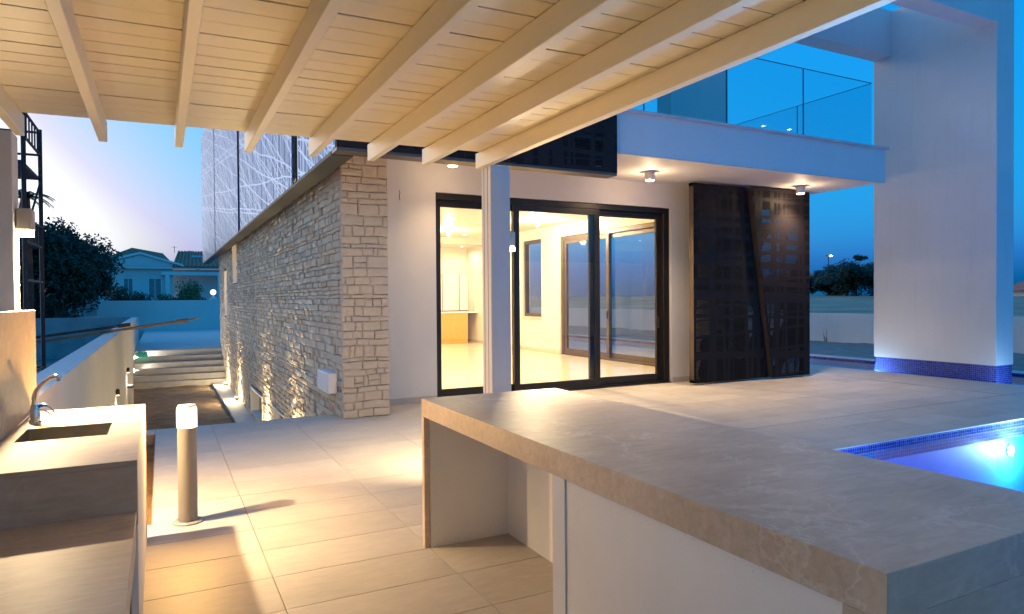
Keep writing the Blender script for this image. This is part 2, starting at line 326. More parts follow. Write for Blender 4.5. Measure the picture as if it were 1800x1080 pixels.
# ------------------------------------------------------------------ building blocks
WL = {}                                            # world location of every object made here
class MB:
    """collects geometry in world coordinates, built as one mesh object"""
    def __init__(s): s.v = []; s.f = []
    def box(s, x0, x1, y0, y1, z0, z1):
        b = len(s.v)
        s.v += [(x0, y0, z0), (x1, y0, z0), (x1, y1, z0), (x0, y1, z0), (x0, y0, z1), (x1, y0, z1), (x1, y1, z1), (x0, y1, z1)]
        s.f += [(b, b+3, b+2, b+1), (b+4, b+5, b+6, b+7), (b, b+1, b+5, b+4), (b+1, b+2, b+6, b+5), (b+2, b+3, b+7, b+6), (b+3, b, b+4, b+7)]
        return s
    def poly(s, pts): b = len(s.v); s.v += [tuple(p) for p in pts]; s.f.append(tuple(range(b, b+len(pts)))); return s
    def prism(s, bottom, top):
        n = len(bottom); b = len(s.v); s.v += [tuple(p) for p in bottom] + [tuple(p) for p in top]
        s.f.append(tuple(range(b+n-1, b-1, -1))); s.f.append(tuple(range(b+n, b+2*n)))
        for i in range(n): j = (i+1) % n; s.f.append((b+i, b+j, b+n+j, b+n+i))
        return s
    def lathe(s, cx, cy, prof, n=24):
        b = len(s.v)
        for (rad, z) in prof:
            for i in range(n): a = 2*math.pi*i/n; s.v.append((cx+rad*math.cos(a), cy+rad*math.sin(a), z))
        for k in range(len(prof)-1):
            for i in range(n):
                j = (i+1) % n; s.f.append((b+k*n+i, b+k*n+j, b+(k+1)*n+j, b+(k+1)*n+i))
        s.f.append(tuple(b+i for i in range(n-1, -1, -1))); s.f.append(tuple(b+(len(prof)-1)*n+i for i in range(n)))
        return s
    def tube(s, pts, rads, n=12):
        pts = [Vector(p) for p in pts]
        if not hasattr(rads, '__len__'): rads = [rads]*len(pts)
        b = len(s.v); prev = None
        for k, p in enumerate(pts):
            d = (pts[min(k+1, len(pts)-1)] - pts[max(k-1, 0)]).normalized()
            ref = Vector((0, 0, 1)) if abs(d.z) < 0.9 else Vector((1, 0, 0))
            if prev is not None: a = (prev - d*prev.dot(d)).normalized()
            else: a = d.cross(ref).normalized()
            prev = a; c = d.cross(a)
            for i in range(n):
                t = 2*math.pi*i/n; s.v.append(tuple(p + rads[k]*(math.cos(t)*a + math.sin(t)*c)))
        for k in range(len(pts)-1):
            for i in range(n):
                j = (i+1) % n; s.f.append((b+k*n+i, b+k*n+j, b+(k+1)*n+j, b+(k+1)*n+i))
        s.f.append(tuple(b+i for i in range(n-1, -1, -1))); s.f.append(tuple(b+(len(pts)-1)*n+i for i in range(n)))
        return s
    def sphere(s, c, rad, n=16, m=10, sq=(1, 1, 1)):
        b = len(s.v)
        for k in range(m+1):
            th = math.pi*k/m
            for i in range(n):
                a = 2*math.pi*i/n
                s.v.append((c[0]+rad*sq[0]*math.sin(th)*math.cos(a), c[1]+rad*sq[1]*math.sin(th)*math.sin(a), c[2]+rad*sq[2]*math.cos(th)))
        for k in range(m):
            for i in range(n):
                j = (i+1) % n; s.f.append((b+k*n+i, b+(k+1)*n+i, b+(k+1)*n+j, b+k*n+j))
        return s
    def build(s, name, mat, parent=None, bevel=0.0, smooth=False, seg=1):
        xs = [v[0] for v in s.v]; ys = [v[1] for v in s.v]; zs = [v[2] for v in s.v]
        o = Vector(((min(xs)+max(xs))/2, (min(ys)+max(ys))/2, min(zs)))
        me = bpy.data.meshes.new(name)
        me.from_pydata([tuple(Vector(v)-o) for v in s.v], [], s.f)
        if bevel > 0:
            bm = bmesh.new(); bm.from_mesh(me); bmesh.ops.recalc_face_normals(bm, faces=bm.faces)
            bmesh.ops.bevel(bm, geom=[e for e in bm.edges if e.is_manifold and e.calc_face_angle(0) > 0.5], offset=bevel, segments=seg, affect='EDGES', profile=0.5)
            bm.to_mesh(me); bm.free()
        me.update(); me.validate()
        if smooth:
            me.polygons.foreach_set('use_smooth', [True]*len(me.polygons))
            me.set_sharp_from_angle(angle=R(35))
        return link(name, me, mat, o, parent)

def link(name, me, mat, o, parent=None):
    if mat is not None and not me.materials: me.materials.append(M[mat] if isinstance(mat, str) else mat)
    ob = bpy.data.objects.new(name, me); COL.objects.link(ob)
    WL[ob] = Vector(o)
    if parent is not None: ob.parent = parent; ob.location = Vector(o) - WL[parent]
    else: ob.location = o
    return ob
def tag(o, label=None, cat=None, group=None, kind=None):
    if label: o['label'] = label
    if cat: o['category'] = cat
    if group: o['group'] = group
    if kind: o['kind'] = kind
    return o
def thing(name, loc, label, cat, group=None, parent=None):
    o = bpy.data.objects.new(name, None); o.empty_display_size = 0.1; COL.objects.link(o)
    o.location = loc; WL[o] = Vector(loc)
    return tag(o, label, cat, group)
def box(name, x0, x1, y0, y1, z0, z1, mat, parent=None, bevel=0.0, smooth=False):
    return MB().box(x0, x1, y0, y1, z0, z1).build(name, mat, parent, bevel, smooth)
def lamp(parent, kind, loc, power, color, size=0.03, direction=None, cone=120, blend=0.5, name='light_source'):
    l = bpy.data.lights.new(name, kind); l.energy = power; l.color = color
    l.shadow_soft_size = size
    if kind == 'SPOT': l.spot_size = R(cone); l.spot_blend = blend
    o = bpy.data.objects.new(name, l); COL.objects.link(o)
    o.parent = parent; o.location = Vector(loc) - WL[parent]
    if direction is not None: o.rotation_euler = Vector(direction).to_track_quat('-Z', 'Y').to_euler()
    return o

# ------------------------------------------------------------------ ground and setting
def smooth(a, b, x): t = max(0, min(1, (x-a)/(b-a))); return t*t*(3-2*t)
def ground_z(x, y):
    z = -0.35
    if x > 20.5: z = 0.30 + 1.15*smooth(20.6, 70, x)
    if y > 46: z = max(z, 0.2 + 0.4*smooth(46, 80, y))
    return z + 0.08*noise.noise((x*0.05, y*0.05, 0))
gx = [-3000, -900, -300, -100, -45, -25, -14, 20.6, 22, 25, 29, 34, 40, 48, 58, 70, 100, 200, 500, 1200, 3000]
gy = [-3000, -900, -300, -100, -45, -14, 0, 10, 20, 30, 38, 46.3, 52, 60, 75, 110, 250, 700, 3000]
g = MB(); idx = {}
for i, x in enumerate(gx):
    for j, y in enumerate(gy): idx[i, j] = len(g.v); g.v.append((x, y, ground_z(x, y)))
for i in range(len(gx)-1):
    for j in range(len(gy)-1):
        cx, cy = (gx[i]+gx[i+1])/2, (gy[j]+gy[j+1])/2
        if -14 < cx < 20.6 and -14 < cy < 46.3: continue
        g.f.append((idx[i, j], idx[i+1, j], idx[i+1, j+1], idx[i, j+1]))
tag(g.build('ground', 'field'), kind='structure')

def bumpy(name, x0, x1, y0, y1, z, mat, step, amp, freq=1.3, edge=0.0):
    m = MB(); nx = max(2, int((x1-x0)/step)); ny = max(2, int((y1-y0)/step))
    for j in range(ny+1):
        for i in range(nx+1):
            x = x0+(x1-x0)*i/nx; y = y0+(y1-y0)*j/ny
            h = amp*(noise.noise((x*freq, y*freq, 1.7)) + 0.5*noise.noise((x*freq*3.1, y*freq*3.1, 5.2)) + 0.25*noise.noise((x*freq*9, y*freq*9, 2.2)))
            m.v.append((x, y, z+h))
    for j in range(ny):
        for i in range(nx): a = j*(nx+1)+i; m.f.append((a, a+1, a+nx+2, a+nx+1))
    return tag(m.build(name, mat, smooth=True), kind='structure')
bumpy('alley_floor', -0.86, 2.02, 8.7, 26.0, -1.45, 'dirt', 0.14, 0.035, 1.6)
bumpy('garden_soil', 14.83, 20.6, -14, 46.3, -0.09, 'gravel', 0.35, 0.07, 0.8)
bumpy('neighbour_yard', -14, -1.0, -14, 46.3, -0.85, 'gravel', 0.6, 0.08, 0.7)
tag(box('upper_patio', -0.84, 12.6, 27.84, 46.1, -0.6, -0.30, 'coping'), kind='structure')
tag(box('footing_strip', 1.55, 1.99, 8.9, 25.7, -1.6, -1.385, 'coping', bevel=0.01), kind='structure')
tag(bumpy('planting_bed', -0.86, -0.075, 5.05, 8.65, -0.13, 'soil', 0.05, 0.025, 4.0), kind='structure')

# pool basin and water
pm = MB()
def sheet(m, pts): m.poly(pts)
PX0, PX1, PX2, PY0, PY1, PY2, PB = 4.2, 12.5, 14.5, -4.4, 4.43, 34.0, -1.5
sheet(pm, [(PX0, PY0, PB), (PX2, PY0, PB), (PX2, PY1, PB), (PX0, PY1, PB)])
sheet(pm, [(PX1, PY1, PB), (PX2, PY1, PB), (PX2, PY2, PB), (PX1, PY2, PB)])
ZB = -0.21                                          # below this the walls are plain plaster, above blue mosaic
walls = [((PX0, PY1), (PX1, PY1)), ((PX1, PY1), (PX1, PY2)), ((PX1, PY2), (PX2, PY2)), ((PX2, PY2), (PX2, PY0)), ((PX2, PY0), (PX0, PY0)), ((PX0, PY0), (PX0, PY1))]
band = MB()
for (a, b) in walls:
    pm.poly([(*a, PB), (*b, PB), (*b, ZB), (*a, ZB)]); band.poly([(*a, ZB), (*b, ZB), (*b, -0.02), (*a, -0.02)])
basin = tag(pm.build('pool_basin', 'pool_plaster'), kind='structure')
band.build('mosaic_band', 'mosaic', basin)
wt = MB()
wt.poly([(PX0, PY0, -0.055), (PX2, PY0, -0.055), (PX2, PY1, -0.055), (PX0, PY1, -0.055)])
wt.poly([(PX1, PY1, -0.055), (PX2, PY1, -0.055), (PX2, PY2, -0.055), (PX1, PY2, -0.055)])
tag(wt.build('pool_water', 'water'), kind='structure')
cp = tag(box('pool_coping', PX2+0.001, PX2+0.32, PY0, PY2, -0.30, 0.0, 'coping', bevel=0.01), kind='structure')

# terrace: slab with every tile laid singly
ts = MB()
for (x0, x1, y0, y1) in ((-3.5, 4.18, -8, 4.69), (-3.5, 12.48, 4.69, 5.12), (-0.075, 12.48, 5.12, 8.56), (-0.84, -0.075, 8.62, 8.86), (-0.075, 1.98, 8.56, 8.86), (2.6, 12.48, 8.56, 9.19), (9.66, 12.48, 9.19, 34), (4.18, 12.48, 4.45, 4.69)):
    ts.box(x0, x1, y0, y1, -0.45, -0.016)
terrace = tag(ts.build('terrace', 'grout'), kind='structure')
rects = [(-1.4, 4.2, 1.0, 4.69), (-1.4, 12.5, 4.69, 5.12), (-0.07, 12.5, 5.12, 8.56), (-0.84, -0.07, 8.62, 8.88), (-0.07, 2.0, 8.56, 8.88), (2.6, 12.5, 8.56, 9.2), (9.65, 12.5, 9.2, 15.0), (4.2, 12.5, 4.405, 4.69)]
TX, TY, GAP = 0.9, 0.43, 0.0042
tile_cache = {}
def lay_tile(x0, x1, y0, y1, name='tile', parent=terrace, mat='tile', z=0.0, th=0.014):
    if x1-x0 < 0.03 or y1-y0 < 0.03: return
    key = (round(x1-x0, 3), round(y1-y0, 3), mat)
    if key not in tile_cache:
        m = MB().box(-(x1-x0)/2, (x1-x0)/2, -(y1-y0)/2, (y1-y0)/2, 0, th)
        me = bpy.data.meshes.new('tile'); me.from_pydata(m.v, [], m.f)
        bm = bmesh.new(); bm.from_mesh(me)
        bmesh.ops.bevel(bm, geom=[e for e in bm.edges if all(v.co.z > th*0.5 for v in e.verts)], offset=0.0012, segments=1, affect='EDGES')
        bm.to_mesh(me); bm.free(); tile_cache[key] = me
    link(name, tile_cache[key], mat, ((x0+x1)/2, (y0+y1)/2, z-th + random.uniform(-0.0006, 0.0004)), parent)
for (rx0, rx1, ry0, ry1) in rects:
    k0, k1 = math.floor((rx0-0.52)/TX), math.ceil((rx1-0.52)/TX); j0, j1 = math.floor((ry0-5.55)/TY), math.ceil((ry1-5.55)/TY)
    for k in range(k0, k1):
        for j in range(j0, j1):
            x0, x1 = max(rx0, 0.52+k*TX), min(rx1, 0.52+(k+1)*TX); y0, y1 = max(ry0, 5.55+j*TY), min(ry1, 5.55+(j+1)*TY)
            g0 = 0.008 if j == 0 else GAP/2; g1 = 0.006 if j == -1 else GAP/2    # open movement joint along y = 5.55
            lay_tile(x0+GAP/2, x1-GAP/2, y0+g0, y1-g1)
# plain continuation of the paving behind the viewpoint and far along the house
tag(box('paving', -3.5, 4.2, -8, 0.998, -0.015, 0.0, 'tile'), kind='structure')
tag(box('side_paving', 9.65, 12.5, 15.002, 34, -0.015, 0.0, 'tile'), kind='structure')
# overflow slot at the terrace edge
tag(box('drain_slot', 11.125, 11.14, 5.56, 8.4, -0.0005, 0.0012, 'black'), kind='structure')

# ------------------------------------------------------------------ walls with openings
def holed(name, plane, t0, t1, a0, a1, z0, z1, openings, mat, parent=None):
    As = sorted({a0, a1, *[v for o in openings for v in o[:2]]}); Zs = sorted({z0, z1, *[v for o in openings for v in o[2:]]})
    m = MB()
    # merge cells vertically where nothing interrupts, so joints do not multiply
    for i in range(len(As)-1):
        z = None
        for j in range(len(Zs)-1):
            ca, cz = (As[i]+As[i+1])/2, (Zs[j]+Zs[j+1])/2
            solid = not any(o[0] < ca < o[1] and o[2] < cz < o[3] for o in openings)
            if solid and z is None: z = Zs[j]
            if z is not None and (not solid or j == len(Zs)-2):
                top = Zs[j+1] if solid else Zs[j]
                if plane == 'y': m.box(As[i], As[i+1], t0, t1, z, top)
                else: m.box(t0, t1, As[i], As[i+1], z, top)
                z = None
    bm = m.build(name, mat, parent)
    b = bmesh.new(); b.from_mesh(bm.data); bmesh.ops.remove_doubles(b, verts=b.verts, dist=1e-5)
    dead = [f_ for f_ in b.faces if any(g_ is not f_ and {v.index for v in g_.verts} == {v.index for v in f_.verts} for e in f_.edges for g_ in e.link_faces)]
    bmesh.ops.delete(b, geom=list(set(dead)), context='FACES_ONLY'); b.to_mesh(bm.data); b.free()
    return bm

# ------------------------------------------------------------------ the house
house = thing('house', (6.0, 12.0, 0.0), 'modern white villa with stone clad corner, glazed living room and cantilevered balcony', 'house')
facade = holed('facade_wall', 'y', 9.2, 9.45, 2.6, 9.65, 0.0, 3.44, [(3.54, 7.9, 0.0, 3.03)], 'plaster', house)
for (a, b) in ((2.61, 3.535), (7.905, 9.66)): box('skirting', a, b, 9.186, 9.2, 0.0, 0.09, 'tile', facade)
# small unfinished cable hole in the render
MB().tube([(3.0, 9.2, 3.02), (3.008, 9.192, 2.99), (3.0, 9.194, 2.93), (3.006, 9.198, 2.88)], 0.0035, 6).build('loose_cable', 'rust', facade)
side = holed('side_wall', 'x', 9.4, 9.65, 9.45, 21.75, 0.0, 3.44, [(11.4, 15.37, 0.0, 3.1), (16.35, 17.45, 0.95, 3.13)], 'interior', house)
box('room_floor', 2.7, 9.4, 9.45, 21.5, -0.3, -0.004, 'int_floor', house)
box('ceiling', 2.7, 9.4, 9.45, 21.5, 3.42, 3.438, 'interior', house)
box('bulkhead', 2.7, 9.4, 20.0, 21.5, 3.22, 3.42, 'interior', house)
box('back_wall', 2.7, 9.4, 21.5, 21.75, 0, 3.44, 'interior', house)
box('partition_wall', 2.6, 2.7, 9.45, 21.5, 0, 3.44, 'interior', house)
box('room_skirting', 9.385, 9.4, 15.38, 21.49, 0, 0.09, 'int_floor', house)
slab = box('balcony_slab', 5.45, 11.13, 7.447, 23.0, 3.44, 4.0, 'soffit', house)
box('slab_coping', 5.46, 11.19, 7.405, 7.60, 4.0, 4.036, 'coping', slab)
box('slab_coping', 11.0, 11.19, 7.60, 23.0, 4.0, 4.036, 'coping', slab)
box('drip_edge', 5.46, 11.135, 7.442, 7.460, 3.425, 3.44, 'coping', slab)
upper = box('upper_storey', 1.95, 5.449, 7.62, 33.0, 3.44, 8.2, 'white_wall', house)
box('roof_parapet', 1.72, 5.44, 26.0, 33.3, 8.2, 8.62, 'white_wall', upper)
fin = box('fin_wall', 7.22, 8.43, 8.40, 8.74, 4.0, 7.04, 'white_wall', house)
box('garden_wall_end', 2.31, 6.0, 27.6, 27.9, -1.5, 3.44, 'plaster', house)

# sliding door in the facade
OD = MB().box(3.54, 7.89, 9.25, 9.41, 2.94, 3.03).box(3.54, 7.89, 9.25, 9.41, -0.01, 0.035).box(7.77, 7.89, 9.25, 9.41, 0.035, 2.94).box(3.54, 3.57, 9.25, 9.41, 0.035, 2.94)
OD.box(3.57, 7.77, 9.315, 9.325, 2.90, 2.94)
door = OD.build('sliding_door', 'alu', house, bevel=0.003)
box('door_track', 3.57, 7.89, 9.205, 9.25, -0.004, 0.012, 'alu', door)
def leaf_(x0, x1, y0, y1, zt, zb, st, parent, gl='glass', mat='alu', plane='y', rail=(0.10, 0.12)):
    m = MB()
    def bx(a0, a1, z0, z1):
        if plane == 'y': m.box(a0, a1, y0, y1, z0, z1)
        else: m.box(y0, y1, a0, a1, z0, z1)
    bx(x0, x0+st, zb, zt); bx(x1-st, x1, zb, zt); bx(x0+st, x1-st, zt-rail[0], zt); bx(x0+st, x1-st, zb, zb+rail[1])
    fr = m.build('leaf_frame', mat, parent, bevel=0.003)
    yc = (y0+y1)/2; p = MB()
    if plane == 'y': p.box(x0+st-0.01, x1-st+0.01, yc-0.004, yc+0.004, zb+rail[1]-0.01, zt-rail[0]+0.01)
    else: p.box(yc-0.004, yc+0.004, x0+st-0.01, x1-st+0.01, zb+rail[1]-0.01, zt-rail[0]+0.01)
    p.build('pane', gl, parent)
    return fr
leaf_(3.575, 4.95, 9.335, 9.385, 2.94, 0.035, 0.09, door)
leaf_(4.84, 6.44, 9.262, 9.312, 2.94, 0.035, 0.10, door)
leaf_(6.28, 7.765, 9.335, 9.385, 2.94, 0.035, 0.09, door)
box('handle', 7.69, 7.715, 9.30, 9.335, 0.95, 1.15, 'black', door, bevel=0.004)
box('handle', 6.37, 6.39, 9.312, 9.33, 0.95, 1.15, 'black', door, bevel=0.004)

# sliding window and small window in the side wall of the room
WIN = MB().box(9.44, 9.60, 11.4, 15.37, 3.0, 3.1).box(9.44, 9.60, 11.4, 15.37, -0.01, 0.04).box(9.44, 9.60, 15.25, 15.37, 0.04, 3.0).box(9.44, 9.60, 11.4, 11.5, 0.04, 3.0)
sw = WIN.build('sliding_window', 'alu_brown', house, bevel=0.003)
leaf_(13.25, 15.25, 9.46, 9.51, 3.0, 0.04, 0.11, sw, mat='alu_brown', plane='x')
leaf_(11.5, 13.40, 9.53, 9.58, 3.0, 0.04, 0.11, sw, mat='alu_brown', plane='x')
box('handle', 9.435, 9.46, 13.29, 13.32, 0.98, 1.16, 'black', sw, bevel=0.004)
kw = MB().box(9.46, 9.58, 16.35, 17.45, 3.04, 3.13).box(9.46, 9.58, 16.35, 17.45, 0.95, 1.04).box(9.46, 9.58, 16.35, 16.43, 1.04, 3.04).box(9.46, 9.58, 17.37, 17.45, 1.04, 3.04).build('small_window', 'alu_brown', house, bevel=0.003)
box('pane', 9.515, 9.523, 16.42, 17.38, 1.03, 3.05, 'glass', kw)
box('sill', 9.36, 9.44, 16.33, 17.47, 0.91, 0.949, 'int_floor', kw)

# stone cladding: front face of the corner pier and the long side wall down to the lane
OPEN = [(21.5, 22.9, 2.0, 3.23), (24.9, 26.0, 0.96, 2.5), (16.1, 18.3, -1.34, -0.72), (13.06, 14.42, -1.34, -0.68)]
clad = holed('stone_cladding', 'x', 2.035, 2.30, 8.485, 28.0, -1.6, 3.44, OPEN, 'mortar', house)
box('pier_core', 2.302, 2.60, 8.485, 9.20, -0.45, 3.44, 'mortar', house)
rs = random.Random(11)
def ashlar(a0, a1, z0, z1, hs=(0.05, 0.07, 0.085, 0.10, 0.115, 0.13, 0.15), wmax=0.31):
    """rough coursed ashlar: (a0, a1, z0, z1) of each stone, some courses split into two thin stones"""
    out = []; z = z0
    while z < z1-0.02:
        h = min(rs.choice(hs), z1-z)
        if z1-(z+h) < 0.06: h = z1-z
        a = a0 - rs.uniform(0, 0.10)
        while a < a1:
            w = rs.uniform(0.11, wmax)
            if rs.random() < 0.13: w = rs.uniform(0.06, 0.11)
            b = a+w
            if a1-b < 0.06: b = a1
            A, B = max(a, a0), min(b, a1)
            if B-A > 0.025:
                if h > 0.13 and rs.random() < 0.38:
                    s = h*rs.uniform(0.35, 0.65); out.append((A, B, z, z+s))
                    if B-A > 0.26 and rs.random() < 0.5:
                        q = A+(B-A)*rs.uniform(0.35, 0.65); out.append((A, q, z+s, z+h)); out.append((q, B, z+s, z+h))
                    else: out.append((A, B, z+s, z+h))
                else: out.append((A, B, z, z+h))
            a = b
        z += h
    return out
def warp2(a, z):
    n1 = noise.noise((a*3.1, z*3.1, 4.4)); n2 = noise.noise((a*3.1, z*3.1, 9.1)); n3 = noise.noise((a*11, z*11, 2.0))
    return a+0.014*n1+0.003*n3, z+0.016*n2+0.004*n3
def stone_geo(m, plane, A, B, z0, z1, depth, near=True):
    """hewn block: wavering outline that follows its neighbours, uneven domed face"""
    gp = 0.0022
    A, B, z0, z1 = A+gp, B-gp, z0+gp, z1-gp
    na = 2 if near and B-A > 0.09 else 1
    out = [(A+(B-A)*i/na, z0) for i in range(na)] + [(B, z0)] + ([(B, (z0+z1)/2)] if near and z1-z0 > 0.09 else []) + [(B-(B-A)*i/na, z1) for i in range(na)] + [(A, z1)] + ([(A, (z0+z1)/2)] if near and z1-z0 > 0.09 else [])
    lim = (lambda v: (max(2.0, min(2.602, v[0])), v[1])) if plane == 'y' else (lambda v: (max(8.46, v[0]), v[1]))
    fa = []
    for a, z in out:
        a2, z2 = warp2(a, z); a2 += rs.uniform(-0.003, 0.003); z2 += rs.uniform(-0.003, 0.003); fa.append(lim((a2, z2)))
    n = len(fa); ca, cz = (A+B)/2, (z0+z1)/2
    ring2 = [(a+(ca-a)*min(0.35, 0.012/(0.5*(B-A))), z+(cz-z)*min(0.35, 0.012/(0.5*(z1-z0)))) for a, z in fa]
    b = len(m.v)
    P = (lambda a, z, d: (a, 8.485-d, z)) if plane == 'y' else (lambda a, z, d: (2.035-d, a, z))
    tx, tz = rs.uniform(-0.05, 0.05), rs.uniform(-0.07, 0.07)
    m.v += [P(a, z, -0.03) for a, z in fa] + [P(a, z, depth-0.011+rs.uniform(-0.003, 0.002)) for a, z in fa] + [P(a, z, depth+(a-ca)*tx+(z-cz)*tz+rs.uniform(-0.004, 0.004)) for a, z in ring2] + [P(ca, cz, depth+0.004)]
    flip = plane != 'y'
    def q(*t): m.f.append(tuple(b+i for i in (t if not flip else t[::-1])))
    for k in (0, n):
        for i in range(n): jn = (i+1) % n; q(k+i, k+jn, k+n+jn, k+n+i)
    for i in range(n): q(2*n+i, 2*n+(i+1) % n, 3*n)
stones = []
for s_ in ashlar(2.0, 2.602, 0.0, 3.44): stones.append(('y', *s_))
side_list = []
for (A, B, z0, z1) in ashlar(8.487, 28.0, -1.6, 3.44, (0.05, 0.06, 0.08, 0.09, 0.10, 0.12), 0.32):
    segs = [(A, B)]
    for o in OPEN:
        if z0 < o[3]-0.01 and z1 > o[2]+0.01:
            ns = []
            for (p_, q_) in segs:
                if q_ <= o[0] or p_ >= o[1]: ns.append((p_, q_)); continue
                if p_ < o[0]-0.03: ns.append((p_, o[0]))
                if q_ > o[1]+0.03: ns.append((o[1], q_))
            segs = ns
    for (p_, q_) in segs:
        if q_-p_ > 0.02: side_list.append((p_, q_, z0, z1))
# nearest stones singly, the long receding rest as one mass
side_list.sort(key=lambda s: s[0] + 2.5*max(0, -0.2-s[2]))
n_single = max(0, 300-len(stones))
for s_ in side_list[:n_single]: stones.append(('x', *s_))
for (pl, A, B, z0, z1) in stones:
    m = MB(); stone_geo(m, pl, A, B, z0, z1, rs.uniform(0.016, 0.044)); m.build('stone', 'stone', clad)
m = MB()
for (A, B, z0, z1) in side_list[n_single:]: stone_geo(m, 'x', A, B, z0, z1, rs.uniform(0.018, 0.042), A < 16)
tag(m.build('far_stones', 'stone', clad), kind='stuff')
# window recesses and basement vents in the stone wall
for (y0, y1, z0, z1) in OPEN[:2]:
    w = MB().box(2.02, 2.27, y0, y0+0.02, z0, z1).box(2.02, 2.27, y1-0.02, y1, z0, z1).box(2.02, 2.27, y0+0.02, y1-0.02, z1-0.02, z1).box(2.0, 2.27, y0+0.02, y1-0.02, z0, z0+0.025).build('slot_window', 'interior', clad)
    box('pane', 2.24, 2.25, y0+0.02, y1-0.02, z0+0.025, z1-0.02, 'lit_window', w)
for (y0, y1, z0, z1) in OPEN[2:]:
    w = MB().box(1.995, 2.27, y0, y0+0.03, z0, z1).box(1.995, 2.27, y1-0.03, y1, z0, z1).box(1.985, 2.27, y0, y1, z1, z1+0.03).box(1.995, 2.27, y0+0.03, y1-0.03, z0, z0+0.03).build('basement_vent', 'interior', clad)
    box('vent_glass', 2.2, 2.21, y0+0.03, y1-0.03, z0+0.03, z1, 'dim_glass', w)

# perforated screens round the upper storey
scr = thing('perforated_screen', (1.7, 20.0, 3.13), 'long perforated metal screen with branching lines above the stone wall', 'screen')
for (a, b) in ((7.42, 9.66), (10.12, 17.25), (17.75, 25.35), (25.6, 33.2)):
    box('screen_panel', 1.70, 1.73, a, b, 3.14, 8.55, 'screen_side', scr)
for (a, b) in ((9.66, 10.12), (17.25, 17.75), (25.35, 25.6)): box('panel_joint', 1.76, 1.80, a-0.02, b+0.02, 3.16, 8.5, 'black', scr)
box('bottom_rail', 1.70, 1.95, 7.62, 33.2, 3.10, 3.138, 'black', scr)
for k in range(14): box('bracket', 1.78, 2.0, 8.6+k*1.4, 8.66+k*1.4, 3.138, 3.21, 'black', scr)
scf = thing('perforated_screen', (3.5, 7.38, 3.13), 'dark navy perforated metal screen hanging over the terrace doors', 'screen')
for (a, b) in ((1.702, 3.52), (3.535, 5.40)): box('screen_panel', a, b, 7.355, 7.385, 3.14, 8.5, 'screen_grid', scf)
MB().box(1.705, 5.40, 7.36, 7.60, 3.105, 3.138).build('bottom_rail', 'alu_brown', scf)
box('side_return', 5.385, 5.40, 7.386, 7.60, 3.14, 8.4, 'screen_grid', scf)

# the two big shutters standing in front of the corner of the room
def shutter(name, pts, y0, y1, label):
    t = thing(name, ((pts[0][0]+pts[1][0])/2, (y0+y1)/2, 0.0), label, 'shutter', 'tall perforated shutters at the corner of the house')
    # hollow: punched front and back sheets on a slim frame
    front = MB().prism([(x, y0, z) for x, z in pts][::-1], [(x, y0+0.004, z) for x, z in pts][::-1]); front.build('front_sheet', 'screen_grid', t)
    fr = MB(); n = len(pts); c = Vector((sum(p[0] for p in pts)/n, sum(p[1] for p in pts)/n))
    for i in range(n):
        p, q = Vector(pts[i]), Vector(pts[(i+1) % n]); e = (q-p).normalized(); nn = Vector((-e.y, e.x)); nn = nn if nn.dot(c-p) > 0 else -nn
        p2, q2 = p+nn*0.05, q+nn*0.05
        fr.prism([(p.x, y0+0.005, p.y), (q.x, y0+0.005, q.y), (q2.x, y0+0.005, q2.y), (p2.x, y0+0.005, p2.y)], [(p.x, y1-0.005, p.y), (q.x, y1-0.005, q.y), (q2.x, y1-0.005, q2.y), (p2.x, y1-0.005, p2.y)])
    fr.build('frame', 'alu_brown', t)
    return t
shutter('shutter', [(7.93, 0.035), (9.66, 0.035), (9.13, 3.40), (7.93, 3.40)], 8.68, 8.80, 'wider left perforated shutter next to the sliding door, dark metal')
shutter('shutter', [(9.70, 0.035), (10.66, 0.035), (10.66, 3.40), (9.17, 3.40)], 8.60, 8.80, 'right perforated shutter with slanted inner edge, nearest the pool column')

# glass balustrade of the balcony
bal = thing('glass_balustrade', (8.2, 7.45, 4.0), 'frameless glass balustrade along the balcony edge', 'balustrade')
for (a, b) in ((5.5, 5.93), (5.945, 7.462), (7.476, 9.108), (9.122, 10.80)): box('pane', a, b, 7.462, 7.476, 4.037, 5.10, 'glass_rail', bal)
for (a, b) in ((7.49, 8.99), (9.005, 10.5), (10.515, 12.0), (12.015, 13.5)): box('pane', 10.806, 10.820, a, b, 4.037, 5.10, 'glass_rail', bal)

for (a, b) in ((5.5, 7.46), (7.478, 9.106), (9.124, 10.80)): box('glass_edge', a, b, 7.461, 7.477, 5.1005, 5.108, 'glass_edge', bal)
for x in (5.938, 7.469, 9.115): box('glass_edge', x-0.004, x+0.004, 7.460, 7.478, 4.037, 5.10, 'glass_edge', bal)
for (a, b) in ((7.49, 8.99), (9.005, 10.5), (10.515, 12.0), (12.015, 13.5)): box('glass_edge', 10.805, 10.821, a, b, 5.1005, 5.108, 'glass_edge', bal)
for y_ in (8.997, 10.507): box('glass_edge', 10.804, 10.822, y_-0.004, y_+0.004, 4.037, 5.10, 'glass_edge', bal)
can = box('upper_canopy', 5.45, 8.6, 11.2, 14.4, 6.2, 6.4, 'soffit', house)
for (x, y_) in ((7.62, 12.03), (7.65, 13.01), (6.75, 13.5), (5.75, 13.47)): MB().lathe(x, y_, [(0.05, 6.19), (0.05, 6.1995)], 14).build('canopy_spot', 'lens_warm', can)

